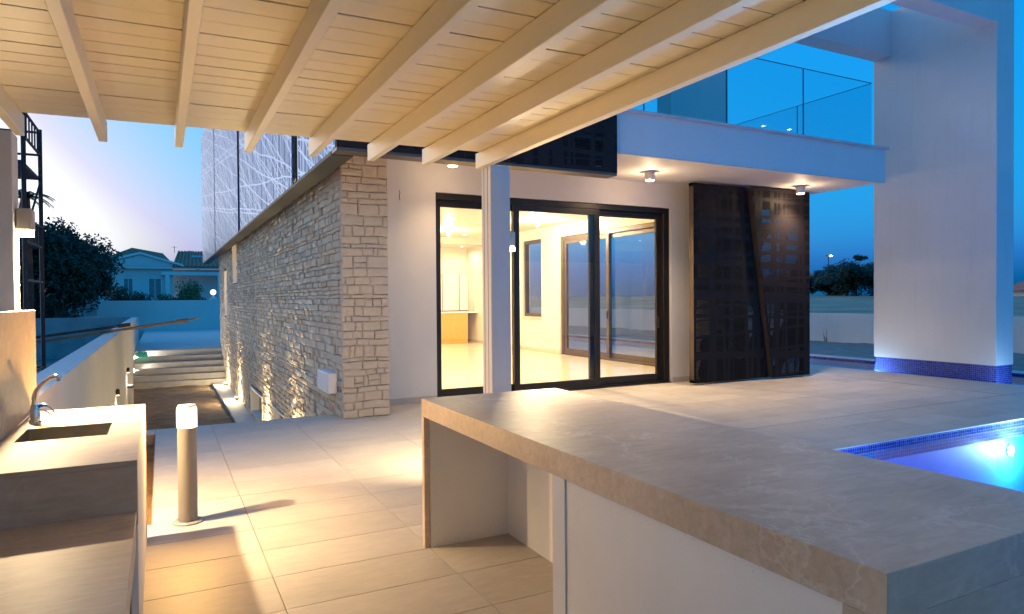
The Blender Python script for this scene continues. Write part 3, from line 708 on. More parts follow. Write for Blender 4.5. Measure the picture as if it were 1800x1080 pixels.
# white wall column standing in the pool channel, with the roof-frame beams
colm = thing('pool_column', (13.0, 7.6, -0.2), 'broad white wall column rising from the pool with blue mosaic base', 'column')
box('shaft', 12.75, 13.29, 6.514, 8.77, 0.26, 7.04, 'white_wall', colm, bevel=0.006)
box('mosaic_base', 12.765, 13.275, 6.529, 8.755, -1.5, 0.26, 'mosaic', colm)
box('beam', 5.6, 12.75, 6.514, 6.87, 6.15, 7.04, 'white_wall', colm)
box('beam', 8.43, 12.75, 8.40, 8.77, 6.17, 7.04, 'white_wall', colm)
box('beam', 5.6, 5.95, 6.87, 8.0, 6.15, 7.04, 'white_wall', colm)

# ------------------------------------------------------------------ kitchen inside the room
kit = thing('kitchen_counter', (7.8, 21.0, 0.0), 'orange wood kitchen counter with white top seen through the door', 'kitchen')
for k in range(4): box('cabinet_front', 6.63+k*0.6, 6.63+(k+1)*0.6-0.004, 20.60, 20.62, 0.0, 0.998, 'wood', kit)
box('carcass', 6.63, 9.02, 20.62, 21.45, 0.0, 0.998, 'wood', kit)
box('worktop', 6.5, 9.39, 20.57, 21.48, 1.0, 1.04, 'plastic_white', kit, bevel=0.003)
box('side_splash', 9.37, 9.384, 20.9, 21.48, 1.045, 1.40, 'int_floor', kit)
wc = thing('wall_cabinet', (8.0, 21.4, 1.04), 'pale wall cabinets with two dark vertical grooves', 'cabinet')
for (a, b) in ((6.9, 7.80), (7.82, 8.42), (8.44, 9.04), (9.06, 9.38)): box('cabinet_door', a, b, 21.36, 21.49, 1.08, 2.32, 'plastic_white', wc)
for x in (8.43, 9.05): box('groove', x-0.012, x+0.012, 21.355, 21.40, 1.08, 2.32, 'black', wc)
tp = thing('kitchen_tap', (8.8, 21.0, 1.04), 'slim chrome kitchen tap on the white worktop', 'tap')
MB().tube([(8.8, 21.0, 1.04), (8.8, 21.0, 1.38), (8.79, 20.98, 1.42), (8.76, 20.93, 1.44), (8.72, 20.88, 1.40)], 0.014, 8).build('spout', 'chrome', tp, smooth=True)
MB().tube([(8.8, 21.0, 1.12), (8.87, 21.0, 1.15)], 0.012, 8).build('lever', 'chrome', tp)
spots_in = [(6.33, 15.27, 3.42), (4.4, 11.6, 3.42), (6.6, 11.8, 3.42), (8.2, 18.9, 3.42), (8.92, 20.8, 3.22), (4.6, 18.5, 3.42)]
where_in = ['nearest the left glass leaf', 'over the left end of the room', 'over the middle of the room', 'over the back of the room', 'in the kitchen bulkhead', 'over the far left of the room']
for (x, y, z), wh in zip(spots_in, where_in):
    t = thing('recessed_spotlight', (x, y, z-0.01), 'small round recessed ceiling spotlight ' + wh, 'spotlight', 'recessed lights in the living room ceiling')
    MB().lathe(x, y, [(0.055, z-0.012), (0.055, z-0.001)], 20).build('trim_ring', 'lamp_white', t)
    MB().lathe(x, y, [(0.042, z-0.016), (0.042, z-0.0125)], 20).build('lens', 'lens_spot', t)
    lamp(t, 'SPOT', (x, y, z-0.03), (780 if y < 13 else 480) if z > 3.3 else 70, (1.0, 0.74, 0.40), 0.04, (0, 0, -1), 165, 0.6)
for (x, y, wh) in ((7.23, 17.8, 'seen through the left glass leaf'), (8.3, 14.6, 'seen through the middle glass leaf')):
    t = thing('ceiling_bulb', (x, y, 3.22), 'bare warm bulb hanging at the ceiling ' + wh, 'bulb', 'bare bulbs in the living room')
    MB().lathe(x, y, [(0.03, 3.34), (0.03, 3.42)], 14).build('socket', 'plastic_white', t)
    MB().sphere((x, y, 3.30), 0.045, 14, 10).build('bulb', 'lens_bulb', t, smooth=True)
    lamp(t, 'POINT', (x, y, 3.22), 150 if y > 16 else 330, (1.0, 0.74, 0.40), 0.06)

# ------------------------------------------------------------------ soffit spotlights
for (x, y, wh) in ((3.57, 8.62, 'half hidden behind a pergola rafter'), (6.77, 8.38, 'between the dark screen and the shutters'), (10.09, 8.33, 'in front of the right shutter')):
    t = thing('surface_spotlight', (x, y, 3.30), 'white cylinder spotlight under the balcony ' + wh, 'spotlight', 'cylinder spotlights under the balcony')
    MB().lathe(x, y, [(0.068, 3.303), (0.075, 3.31), (0.075, 3.42), (0.05, 3.421), (0.05, 3.44)], 28).build('housing', 'lamp_white', t, smooth=True)
    MB().lathe(x, y, [(0.062, 3.296), (0.064, 3.3025)], 28).build('lens', 'lens_spot', t)
    lamp(t, 'SPOT', (x, y, 3.28), 95 if x < 4 else 360, (1.0, 0.68, 0.40), 0.05, (0, 0, -1), 120, 1.0)
    lamp(t, 'POINT', (x, y, 3.20), 6 if x < 4 else 16, (1.0, 0.68, 0.40), 0.015)

# ------------------------------------------------------------------ pergola
SL = 0.0137
def zb(x): return 2.493 + SL*x
def zc(x): return 2.616 + SL*x
per = thing('pergola', (0.8, 2.0, 0.0), 'cream painted timber pergola with boarded ceiling over the outdoor kitchen', 'pergola')
PYA, PYB = -4.3, 4.93
for k in range(8):
    x1 = -0.704 + 0.4235*k; x0 = x1-0.047
    if k == 7: x0, x1 = 2.238, 2.292
    m = MB().prism([(x0, PYA, zb(x0)), (x1, PYA, zb(x1)), (x1, PYB, zb(x1)), (x0, PYB, zb(x0))], [(x0, PYA, zc(x0)-0.002), (x1, PYA, zc(x1)-0.002), (x1, PYB-0.075, zc(x1)-0.002), (x0, PYB-0.075, zc(x0)-0.002)])
    # the rafter tail stands full height beyond the boards
    m.prism([(x0, PYB-0.075, zb(x0)+0.001), (x1, PYB-0.075, zb(x1)+0.001), (x1, PYB, zb(x1)), (x0, PYB, zb(x0))], [(x0, PYB-0.075, zc(x0)), (x1, PYB-0.075, zc(x1)), (x1, PYB, zc(x1)), (x0, PYB, zc(x0))]) if False else None
    m = MB().prism([(x0, PYA, zb(x0)), (x1, PYA, zb(x1)), (x1, PYB, zb(x1)), (x0, PYB, zb(x0))], [(x0, PYA, zc(x0)-0.002), (x1, PYA, zc(x1)-0.002), (x1, PYB, zc(x1)-0.002), (x0, PYB, zc(x0)-0.002)])
    m.build('rafter', 'paint', per, bevel=0.003)
pitch = 0.1445; y = 4.862; rb = random.Random(3); XL, XR = -2.3, 2.33
while y > PYA:
    gap = rb.choice((0.0045, 0.006, 0.0075)); y0 = y-pitch+gap
    d = rb.uniform(-0.0015, 0.0015)
    MB().prism([(XL, y0, zc(XL)+d), (XR, y0, zc(XR)+d), (XR, y, zc(XR)+d), (XL, y, zc(XL)+d)], [(XL, y0, zc(XL)+0.018), (XR, y0, zc(XR)+0.018), (XR, y, zc(XR)+0.018), (XL, y, zc(XL)+0.018)]).build('board', 'paint', per, bevel=0.0015)
    y -= pitch
MB().prism([(XL, PYA, zc(XL)+0.0185), (XR, PYA, zc(XR)+0.0185), (XR, 4.855, zc(XR)+0.0185), (XL, 4.855, zc(XL)+0.0185)], [(XL, PYA, zc(XL)+0.06), (XR, PYA, zc(XR)+0.06), (XR, 4.855, zc(XR)+0.06), (XL, 4.855, zc(XL)+0.06)]).build('roof_sheet', 'black', per)
def post(x0, x1, y0, y1, grooves=False):
    p = MB().prism([(x0, y0, 0), (x1, y0, 0), (x1, y1, 0), (x0, y1, 0)], [(x0, y0, zb(x0)-0.001), (x1, y0, zb(x1)-0.001), (x1, y1, zb(x1)-0.001), (x0, y1, zb(x0)-0.001)]).build('post', 'white_wall', per, bevel=0.004)
    if grooves:
        for (a, b) in ((y0+0.05, y0+0.056), (y0+0.115, y0+0.121)): box('groove', x0-0.0015, x0+0.002, a, b, 0.0, zb(x0)-0.01, 'mortar', p)
post(2.270, 2.440, 4.725, 4.890, True)
post(-1.05, -0.747, 4.79, 4.975)
post(2.270, 2.440, -4.25, -4.08); post(-1.05, -0.747, -4.25, -4.05)
def sconce(x, sgn, yc, z0, z1, label, power):
    t = thing('wall_sconce', (x, yc, z0), label, 'wall lamp', 'downlight sconces on the pergola posts')
    xa, xb = sorted((x, x+sgn*0.088))
    MB().box(xa, xb, yc-0.042, yc+0.042, z0+0.006, z1).build('body', 'lamp_beige', t, bevel=0.012, smooth=True)
    MB().box(xa+0.008, xb-0.006, yc-0.036, yc+0.036, z0-0.022, z0+0.0055).build('lens', 'lens_warm', t)
    lamp(t, 'SPOT', (x+sgn*0.035, yc, z0-0.036), power, WARMW, 0.03, (0, 0, -1), 142, 1.0)
    lamp(t, 'POINT', (x+sgn*0.045, yc, z0-0.045), power*(0.03 if x < 0 else 0.11), WARMW, 0.02)
sconce(-0.746, 1, 4.88, 1.905, 2.045, 'lit box sconce on the left pergola post above the sink', 800)
sconce(2.441, 1, 4.845, 1.895, 2.03, 'lit box sconce on the far side of the right pergola post', 1100)

bkw = thing('added_rear_wall', (0.5, -4.5, 0.0), 'unseen white wall added behind the viewpoint to hold back blue sky light', 'wall'); box('wall_body', -3.4, 20.4, -4.62, -4.405, -0.6, 2.9, 'white_wall', bkw, bevel=0.006)  # unseen wall, added to cut blue sky light on faces turned this way

# ------------------------------------------------------------------ outdoor kitchen at the left
ok_ = thing('outdoor_kitchen', (-0.4, 3.8, 0.0), 'stone slab outdoor sink counter with lower worktop and tall backsplash', 'counter')
X0, X1, YN, YF, ZT = -0.673, -0.093, 3.17, 4.86, 0.846
hx0, hx1, hy0, hy1 = -0.612, -0.238, 3.84, 4.215
def ring(m, x0, x1, y0, y1, a0, a1, b0, b1, z0, z1):
    o = [(x0, y0), (x1, y0), (x1, y1), (x0, y1)]; i = [(a0, b0), (a1, b0), (a1, b1), (a0, b1)]
    b = len(m.v); m.v += [(*p, z0) for p in o]+[(*p, z0) for p in i]+[(*p, z1) for p in o]+[(*p, z1) for p in i]
    for k in range(4):
        j = (k+1) % 4
        m.f += [(b+8+k, b+8+j, b+12+j, b+12+k), (b+k, b+4+k, b+4+j, b+j), (b+k, b+j, b+8+j, b+8+k), (b+4+k, b+12+k, b+12+j, b+4+j)]
m = MB(); ring(m, X0, X1, YN, YF, hx0, hx1, hy0, hy1, ZT-0.022, ZT); m.build('worktop', 'slab', ok_, bevel=0.0015)
box('front_slab', X0, X1, YN, YN+0.022, 0.58, ZT-0.0225, 'slab', ok_, bevel=0.0015)
box('side_panel', X1-0.03, X1-0.002, YN+0.023, YF-0.10, 0.0, ZT-0.0225, 'board_wall', ok_, bevel=0.0015)
box('side_panel', X1-0.022, X1, YF-0.085, YF-0.001, 0.0, ZT-0.0225, 'slab', ok_, bevel=0.0015)
box('back_panel', X0+0.02, X1-0.023, YF-0.024, YF-0.002, 0.0, ZT-0.023, 'board_wall', ok_)
box('lower_worktop', -0.72, -0.098, 1.2, YN-0.001, 0.604, 0.634, 'slab', ok_, bevel=0.0015)
box('lower_edge', -0.128, -0.100, 1.2, YN-0.001, 0.50, 0.6035, 'slab', ok_, bevel=0.0015)
box('lower_panel', -0.17, -0.15, 1.2, YN, 0.0, 0.602, 'board_wall', ok_)
box('low_wall', -0.95, -0.748, 1.2, 4.788, 0.0, 1.43, 'white_wall', ok_)
box('backsplash', -0.745, X0, 1.2, 4.972, ZT+0.0005, 1.446, 'slab', ok_, bevel=0.002)
m = MB(); d = ZT-0.20; a0, a1, b0, b1 = hx0+0.004, hx1-0.004, hy0+0.004, hy1-0.004
for (p, q) in (((a0, b0), (a1, b0)), ((a1, b0), (a1, b1)), ((a1, b1), (a0, b1)), ((a0, b1), (a0, b0))): m.poly([(*p, d), (*q, d), (*q, ZT-0.004), (*p, ZT-0.004)])
m.poly([(a0, b0, d), (a1, b0, d), (a1, b1, d), (a0, b1, d)])
snk = m.build('sink_basin', 'steel', ok_)
MB().lathe((a0+a1)/2, (b0+b1)/2, [(0.035, d+0.001), (0.035, d+0.004), (0.02, d+0.003)], 18).build('drain', 'chrome', snk)
fa = thing('faucet', (-0.603, 4.39, ZT), 'chrome swan-neck mixer tap with blue film on its loop lever', 'tap')
MB().lathe(-0.603, 4.39, [(0.030, ZT+0.0008), (0.030, ZT+0.006), (0.024, ZT+0.012), (0.022, ZT+0.09), (0.018, ZT+0.10)], 22).build('body', 'chrome', fa, smooth=True)
pts = [(-0.603, 4.39, 0.94), (-0.604, 4.39, 0.985), (-0.594, 4.385, 1.020), (-0.568, 4.375, 1.056), (-0.530, 4.36, 1.088), (-0.505, 4.35, 1.099), (-0.490, 4.345, 1.094), (-0.485, 4.343, 1.070)]
MB().tube(pts, [0.015, 0.0145, 0.0135, 0.0125, 0.0115, 0.0115, 0.012, 0.012], 14).build('spout', 'chrome', fa, smooth=True)
lp = [(-0.588, 4.385, 0.935), (-0.56, 4.375, 0.944), (-0.53, 4.365, 0.928), (-0.512, 4.357, 0.900), (-0.522, 4.345, 0.892), (-0.55, 4.352, 0.912), (-0.582, 4.372, 0.925)]
lv = MB().tube(lp, 0.0042, 8).build('lever', 'chrome', fa, smooth=True)
MB().tube([lp[0], (-0.575, 4.381, 0.942), lp[1], (-0.545, 4.370, 0.939)], [0.009, 0.011, 0.010, 0.006], 8).build('film', 'blue_film', lv, smooth=True)

# ------------------------------------------------------------------ bar counter
bar = thing('bar_counter', (1.86, 2.4, 0.0), 'long beige stone bar counter with white boarded sides', 'counter')
BX0, BX1, BY0, BY1, BZ = 1.392, 2.335, 0.925, 3.885, 0.895
box('countertop', BX0, BX1, BY0, BY1, 0.787, BZ, 'slab', bar, bevel=0.002)
box('end_panel', BX0, BX1, BY1-0.04, BY1, 0.0, 0.7865, 'slab', bar, bevel=0.002)
box('end_edge', BX0+0.0008, BX0+0.06, BY1-0.112, BY1-0.0405, 0.0, 0.7862, 'slab', bar, bevel=0.0015) if False else None
box('end_panel', BX0, BX1, BY0, BY0+0.112, 0.0, 0.7865, 'slab', bar, bevel=0.002)
box('niche_panel', BX0+0.035, 1.945, BY1-0.056, BY1-0.0415, 0.0, 0.786, 'board_wall', bar)
box('niche_back', 1.945, 1.965, 2.385, BY1-0.042, 0.0, 0.786, 'board_wall', bar)
box('divider', BX0+0.022, 1.944, 2.285, 2.384, 0.0, 0.786, 'plastic_white', bar, bevel=0.002)
box('side_panel', BX0+0.028, BX0+0.043, BY0+0.113, 2.2845, 0.0, 0.786, 'board_wall', bar)
box('far_panel', 2.27, 2.29, BY0+0.113, BY1-0.042, 0.0, 0.786, 'board_wall', bar)
# screw heads and plaster specks on the boards
rk = random.Random(5); m = MB()
for _ in range(90):
    e = rk.random(); 
    if e < 0.5: x_, z_ = rk.uniform(1.43, 1.93), abs(rk.gauss(0, 0.035))+0.004
    else: x_, z_ = (1.435 if rk.random() < 0.5 else 1.925)+rk.gauss(0, 0.015), rk.uniform(0.02, 0.76)
    if not 1.43 < x_ < 1.94: continue
    s_ = rk.uniform(0.0008, 0.0022); yy = BY1-0.0562; m.poly([(x_-s_, yy, z_), (x_, yy, z_-s_), (x_+s_, yy, z_), (x_, yy, z_+s_)])
for _ in range(150):
    e = rk.random()
    if e < 0.5: y_, z_ = 2.28-abs(rk.gauss(0, 0.05)), rk.uniform(0.0, 0.77)
    else: y_, z_ = rk.uniform(1.3, 2.28), 0.775-abs(rk.gauss(0, 0.03))
    s_ = rk.uniform(0.0006, 0.0016); xx = BX0+0.0274; m.poly([(xx, y_-s_, z_), (xx, y_, z_+s_), (xx, y_+s_, z_), (xx, y_, z_-s_)])
tag(m.build('board_specks', 'mortar', bar), kind='stuff')

# ------------------------------------------------------------------ bollard lamp
bo = thing('bollard_light', (0.147, 5.06, 0.0), 'lit grey bollard lamp standing beside the sink counter', 'bollard')
MB().lathe(0.147, 5.06, [(0.095, 0.0), (0.095, 0.010), (0.088, 0.016)], 32).build('base_plate', 'lamp_grey', bo, smooth=True)
for a in (0.4, 2.5, 4.6): MB().lathe(0.147+0.078*math.cos(a), 5.06+0.078*math.sin(a), [(0.008, 0.016), (0.008, 0.021)], 8).build('bolt', 'steel', bo)
MB().lathe(0.147, 5.06, [(0.060, 0.016), (0.060, 0.645)], 36).build('shaft', 'lamp_grey', bo, smooth=True)
MB().lathe(0.147, 5.06, [(0.060, 0.6455), (0.063, 0.66), (0.063, 0.765), (0.058, 0.782)], 36).build('diffuser', 'lens_boll', bo, smooth=True)
lamp(bo, 'POINT', (0.147, 5.06, 0.715), 175, (1.0, 0.54, 0.14), 0.028)
MB().lathe(0.147, 5.06, [(0.058, 0.7825), (0.056, 0.793), (0.03, 0.796)], 36).build('cap', 'lamp_white', bo, smooth=True)

# ------------------------------------------------------------------ the lane beside the house
rw = thing('retaining_wall', (-0.97, 19.0, -1.6), 'white rendered retaining wall along the left of the lane', 'wall')
box('wall_body', -1.11, -0.84, 4.98, 33.0, -1.6, 0.775, 'white_wall', rw, bevel=0.006)
stw = thing('stone_steps', (0.6, 26.5, -1.45), 'wide concrete steps rising from the lane to the blue-lit patio', 'steps')
for k in range(6):
    y0 = 25.7+k*0.36; box('step', -0.839, 2.0, y0, 27.86, -1.45+0.19*k if k else -1.6, -1.45+0.19*(k+1), 'step', stw, bevel=0.008)
for i, (y_, z_, wh) in enumerate(((27.22, -0.50, 'beside the upper steps'), (26.5, -0.90, 'beside the lower steps'))):
    t = thing('step_light', (-0.83, y_, z_), 'bright recessed step light in the white wall ' + wh, 'wall lamp', 'step lights')
    box('frame', -0.84, -0.832, y_-0.12, y_+0.12, z_-0.06, z_+0.06, 'lamp_white', t)
    box('lens', -0.832, -0.826, y_-0.10, y_+0.10, z_-0.045, z_+0.045, 'lens_step', t)
    lamp(t, 'SPOT', (-0.80, y_, z_), 260, (1.0, 0.90, 0.70), 0.04, (1, -0.15, -0.35), 150, 0.5)
for (y_, wh) in ((16.06, 'nearer the sink'), (21.0, 'further along, beside the grey pipe')):
    t = thing('wall_downlight', (-0.81, y_, -0.36), 'small dark downlight on the retaining wall ' + wh, 'wall lamp', 'downlights on the lane wall')
    MB().lathe(-0.80, y_, [(0.03, -0.44), (0.036, -0.43), (0.036, -0.34), (0.02, -0.31)], 14).build('body', 'black', t, smooth=True)
    MB().lathe(-0.80, y_, [(0.026, -0.446), (0.026, -0.4405)], 14).build('lens', 'lens_spot', t)
    lamp(t, 'SPOT', (-0.80, y_, -0.455), 150, (1.0, 0.92, 0.78), 0.02, (-0.10, 0, -1), 60, 0.6)
pp = thing('drain_pipe', (-0.75, 21.0, -1.45), 'grey vertical drain pipe with dark clamp at the lane wall', 'pipe')
MB().tube([(-0.75, 21.0, -1.5), (-0.75, 21.0, -0.78)], 0.07, 16).build('pipe', 'coping', pp, smooth=True)
MB().tube([(-0.75, 21.0, -0.86), (-0.75, 21.0, -0.83)], 0.078, 16).build('clamp', 'black', pp)
box('bracket', -0.835, -0.75, 20.985, 21.015, -0.86, -0.83, 'black', pp)
for (y_, wh) in ((24.6, 'at the foot of the steps'), (20.8, 'halfway along the lane'), (15.2, 'beside the basement vent'), (11.6, 'nearest the terrace')):
    t = thing('ground_uplight', (1.90, y_, -1.385), 'warm ground uplight grazing the stone wall ' + wh, 'uplight', 'uplights along the stone wall')
    MB().lathe(1.90, y_, [(0.05, -1.384), (0.05, -1.30), (0.042, -1.285)], 18).build('housing', 'steel', t, smooth=True)
    MB().lathe(1.90, y_, [(0.040, -1.2845), (0.040, -1.281)], 18).build('lens', 'lens_warm', t)
    lamp(t, 'SPOT', (1.885, y_, -1.27), 420, (1.0, 0.76, 0.40), 0.03, (0.07, 0, 1), 75, 0.6)
    lamp(t, 'POINT', (1.84, y_, -1.20), 90.0, (1.0, 0.76, 0.40), 0.04)
mb_ = thing('meter_box', (1.93, 9.05, 0.29), 'white electric box on the stone wall near the corner', 'box')
box('body', 1.88, 1.995, 8.72, 9.38, 0.29, 0.55, 'plastic_white', mb_, bevel=0.006)
box('cover', 1.872, 1.8795, 8.74, 9.36, 0.31, 0.53, 'plastic_white', mb_, bevel=0.003)
bg = MB(); rb2 = random.Random(2)
for k in range(5): bg.sphere((-0.70+0.07*k*0.7, 26.95+0.05*rb2.uniform(-1, 1), -0.42+0.05*rb2.random()), 0.09, 8, 6, (1, 0.8, rb2.uniform(0.8, 1.3)))
tag(bg.build('plastic_bag', 'bag'), 'crumpled turquoise plastic bag left on the steps', 'bag')
# loose tubes lying across the retaining wall
for nm, a, b, rad, mt, lb in (('loose_tube', (-2.6, 17.0, 0.605), (0.50, 17.0, 1.04), 0.032, 'timber', 'long brown tube jutting out over the retaining wall'), ('loose_tube', (-2.6, 17.35, 0.70), (-0.66, 17.35, 0.955), 0.03, 'rust', 'shorter dark tube lying beside the long brown one')):
    t = thing(nm, ((a[0]+b[0])/2, a[1], a[2]), lb, 'tube')
    MB().tube([a, b], rad, 10).build('tube', mt, t, smooth=True)
    bb = Vector(b); dr = (bb-Vector(a)).normalized()
    MB().tube([bb-dr*0.18, bb+dr*0.06], rad*1.45, 10).build('coupler', mt, t)
    if nm and a[1] == 17.0: MB().tube([bb+dr*0.05, bb+dr*0.26+Vector((0, 0, 0.015))], rad*0.6, 8).build('inner_tube', mt, t)
# scaffold tower in the neighbouring yard
sf = thing('scaffold_tower', (-2.6, 15.2, -0.85), 'dark steel scaffold tower with a platform and guard rails at the left', 'scaffold')
for x in (-3.3, -2.06):
    for y_ in (14.25, 16.1): MB().tube([(x, y_, -0.9), (x+0.0, y_, 4.86)], 0.038, 8).build('standard', 'dark_steel', sf)
def bar_(a, b, r_=0.024, n='rail'): MB().tube([a, b], r_, 8).build(n, 'dark_steel', sf)
for z_ in (4.80, 4.36, 2.95, 2.55, 1.87, 0.2):
    bar_((-2.06, 14.25, z_), (-2.06, 16.1, z_)); bar_((-3.3, 16.1, z_), (-2.06, 16.1, z_))
for k in range(1, 6):
    y_ = 14.25+k*0.31; bar_((-2.06, y_, 4.36), (-2.06, y_, 4.80), 0.014, 'baluster'); bar_((-2.06, y_, 2.55), (-2.06, y_, 2.95), 0.014, 'baluster')
bar_((-2.06, 14.25, 2.6), (-2.06, 16.1, 3.85), 0.02, 'brace')
box('platform', -3.3, -2.08, 14.25, 16.1, 3.87, 3.93, 'dark_steel', sf)

# ------------------------------------------------------------------ boundary walls
yw = thing('yard_wall', (-7.5, 33.2, -0.9), 'dark concrete wall across the neighbouring yard', 'wall'); box('wall_body', -14, -1.12, 33.0, 33.25, -0.9, 0.80, 'concrete', yw)
bw = thing('boundary_wall', (5.0, 46.2, -0.6), 'white boundary wall behind the blue patio', 'wall'); box('wall_body', -3.29, 15.0, 46.0, 46.3, -0.9, 1.49, 'white_wall', bw)
gw = thing('boundary_wall', (-8.6, 46.1, -0.6), 'grey unpainted boundary wall left of the white one', 'wall'); box('wall_body', -14, -3.295, 45.9, 46.2, -0.9, 1.53, 'concrete', gw)
kb = thing('kerb_block', (-4.0, 44.0, -0.8), 'low white block in front of the grey boundary wall', 'block'); box('block', -4.7, -3.1, 43.8, 44.3, -0.9, 0.62, 'white_wall', kb)
rw2 = thing('boundary_wall', (20.5, 16.0, -0.1), 'white boundary wall between the pool garden and the dry field', 'wall'); box('wall_body', 20.45, 20.65, -14, 46.3, -0.4, 0.88, 'white_wall', rw2)
# dry stalk against the right wall
m = MB(); rg = random.Random(9)
for k in range(5): a = (20.3+rg.uniform(-.05, .05), 15.7+rg.uniform(-.1, .1), -0.1); m.tube([a, (a[0]+rg.uniform(-.08, .08), a[1]+rg.uniform(-.12, .12), rg.uniform(0.15, 0.42))], [0.012, 0.003], 4)
tag(m.build('dry_weed', 'timber'), 'dry weed stalk at the foot of the right boundary wall', 'weed')

# ------------------------------------------------------------------ underwater lamps
for (x, y, z, dr, pw, pt, lb) in ((8.95, 4.42, -0.36, (0.0, -1, -0.12), 1200, 170, 'bright round underwater lamp on the pool wall nearest the terrace'),
                              (6.0, 4.42, -0.60, (0, -1, -0.12), 1000, 60, 'underwater lamp half hidden behind the bar counter'),
                              (12.51, 8.72, -0.30, (1, 0.2, 0.15), 0, 42, 'underwater lamp in the channel at the far end of the column'),
                              (12.51, 13.5, -0.38, (1, 0, -0.1), 0, 45, 'underwater lamp further along the channel'),
                              (12.51, 6.1, -0.34, (1, 0.0, 0.1), 0, 30, 'underwater lamp in the channel at the near end of the column')):
    t = thing('pool_lamp', (x, y, z), lb, 'pool lamp', 'underwater pool lamps')
    ax = Vector(dr).normalized(); c0 = Vector((x, y, z)); ax0 = Vector((round(ax.x), round(ax.y), 0))
    MB().tube([c0, c0+ax0*0.012], [0.07, 0.065], 24).build('rim', 'plastic_white', t); MB().tube([c0+ax0*0.0125, c0+ax0*0.02], [0.055, 0.05], 24).build('lens', 'lens_pool', t)
    if pw: lamp(t, 'SPOT', c0+ax0*0.05, pw, (0.35, 0.66, 1.0), 0.08, ax, 165, 0.5)
    lamp(t, 'POINT', c0+ax0*(0.22 if pw else 0.09)+Vector((0, 0, 0.0 if pw else 0.12)), pt, (0.62, 0.80, 1.0), 0.012)


# ------------------------------------------------------------------ trees, plants, neighbours
def leaves(m, c, rad, n, size, rnd, squash=(1, 1, 1), lumps=14, lump_r=0.42):
    """leaf-sized faces gathered in uneven clumps through the crown's volume, gaps left between"""
    cs = []
    for _ in range(lumps):
        d = Vector((rnd.gauss(0, 1), rnd.gauss(0, 1), rnd.gauss(0, 1))).normalized()*rad*rnd.uniform(0.25, 0.85)
        cs.append((Vector((d.x*squash[0], d.y*squash[1], d.z*squash[2])), rad*lump_r*rnd.uniform(0.6, 1.2)))
    for k in range(n):
        cc, rr = cs[k % lumps]
        d = Vector((rnd.gauss(0, 1), rnd.gauss(0, 1), rnd.gauss(0, 1))).normalized()*rr*rnd.uniform(0.35, 1.05)
        p = Vector(c)+cc+Vector((d.x, d.y, d.z*0.8))
        a = Vector((rnd.gauss(0, 1), rnd.gauss(0, 1), rnd.gauss(0, 1))).normalized(); b = a.orthogonal().normalized(); s = size*rnd.uniform(0.6, 1.4)
        m.poly([p-a*s, p+b*s*0.45, p+a*s, p-b*s*0.45])
def tree(name, base, h, rad, label, seed, n=5000, leafsize=0.12, group=None, squash=(1, 1, 0.8), mat='leaf_dark', lumps=16, trunk=0.16, cat='tree'):
    rnd = random.Random(seed); t = thing(name, base, label, cat, group)
    b = Vector(base); top = b+Vector((0, 0, h))
    m = MB(); fork = b+Vector((0, 0, h*0.35))
    m.tube([b, b+Vector((0.05, 0, h*0.18)), fork], [trunk, trunk*0.8, trunk*0.65], 9)
    for k in range(6):
        a = 2*math.pi*k/6+rnd.uniform(-.4, .4); e = fork+Vector((math.cos(a)*rad*0.6*squash[0], math.sin(a)*rad*0.6*squash[1], h*rnd.uniform(0.25, 0.5)))
        mid = (fork+e)/2+Vector((0, 0, h*0.05)); m.tube([fork, mid, e], [trunk*0.5, trunk*0.32, trunk*0.1], 6)
    m.build('trunk', 'bark', t, smooth=True)
    m = MB(); leaves(m, top-Vector((0, 0, rad*squash[2])), rad, n, leafsize, rnd, squash, lumps); m.build('crown', mat, t)
    return t
def shrub(base, rad, label, seed, mat='leaf_bush', n=3500, squash=(1.2, 1, 0.9), leafsize=0.07, group=None):
    rnd = random.Random(seed); t = thing('shrub', base, label, 'shrub', group); m = MB()
    for k in range(8):
        a = rnd.uniform(0, 6.28); m.tube([base, (base[0]+math.cos(a)*rad*0.6, base[1]+math.sin(a)*rad*0.6, base[2]+rad*1.1)], [0.03, 0.008], 5)
    m.build('stem', 'bark', t)
    m = MB(); leaves(m, (base[0], base[1], base[2]+rad*0.85), rad, n, leafsize, rnd, squash, 14, 0.5); m.build('crown', mat, t)
def palm(base, h, fr_len, label, seed, nf=16):
    rnd = random.Random(seed); t = thing('palm_tree', base, label, 'palm'); b = Vector(base)
    MB().tube([b, b+Vector((0.1, 0, h*0.5)), b+Vector((0.05, 0, h))], [0.16, 0.13, 0.12], 9).build('trunk', 'bark', t, smooth=True)
    top = b+Vector((0.05, 0, h))
    for k in range(nf):
        a = 2*math.pi*k/nf+rnd.uniform(-.15, .15); el = rnd.uniform(0.1, 1.1); L = fr_len*rnd.uniform(0.8, 1.1); m = MB()
        pts = [top+Vector((math.cos(a)*L*s*math.cos(el*(1-0.4*s)), math.sin(a)*L*s*math.cos(el*(1-0.4*s)), L*(math.sin(el)*s-0.75*s*s))) for s in (0, 0.2, 0.4, 0.6, 0.8, 1.0)]
        m.tube(pts, [0.02, 0.018, 0.014, 0.01, 0.007, 0.004], 5)
        for i in range(1, 26):
            s = i/26*4.99; q = int(s); p = pts[q].lerp(pts[q+1], s-q); d = (pts[q+1]-pts[q]).normalized(); sd = d.cross(Vector((0, 0, 1))).normalized()
            for sg in (-1, 1):
                e = p+sd*sg*L*0.20*(1-0.5*i/26)+d*L*0.12-Vector((0, 0, L*0.06)); m.poly([p-d*0.02, p+d*0.02, e])
        m.build('frond', 'leaf_dark', t)
tree('broad_tree', (-4.5, 40.0, -0.85), 6.8, 2.4, 'large dark spreading tree left of the neighbouring house', 21, 24000, 0.11, squash=(1.05, 0.9, 1.1), lumps=40, trunk=0.22)
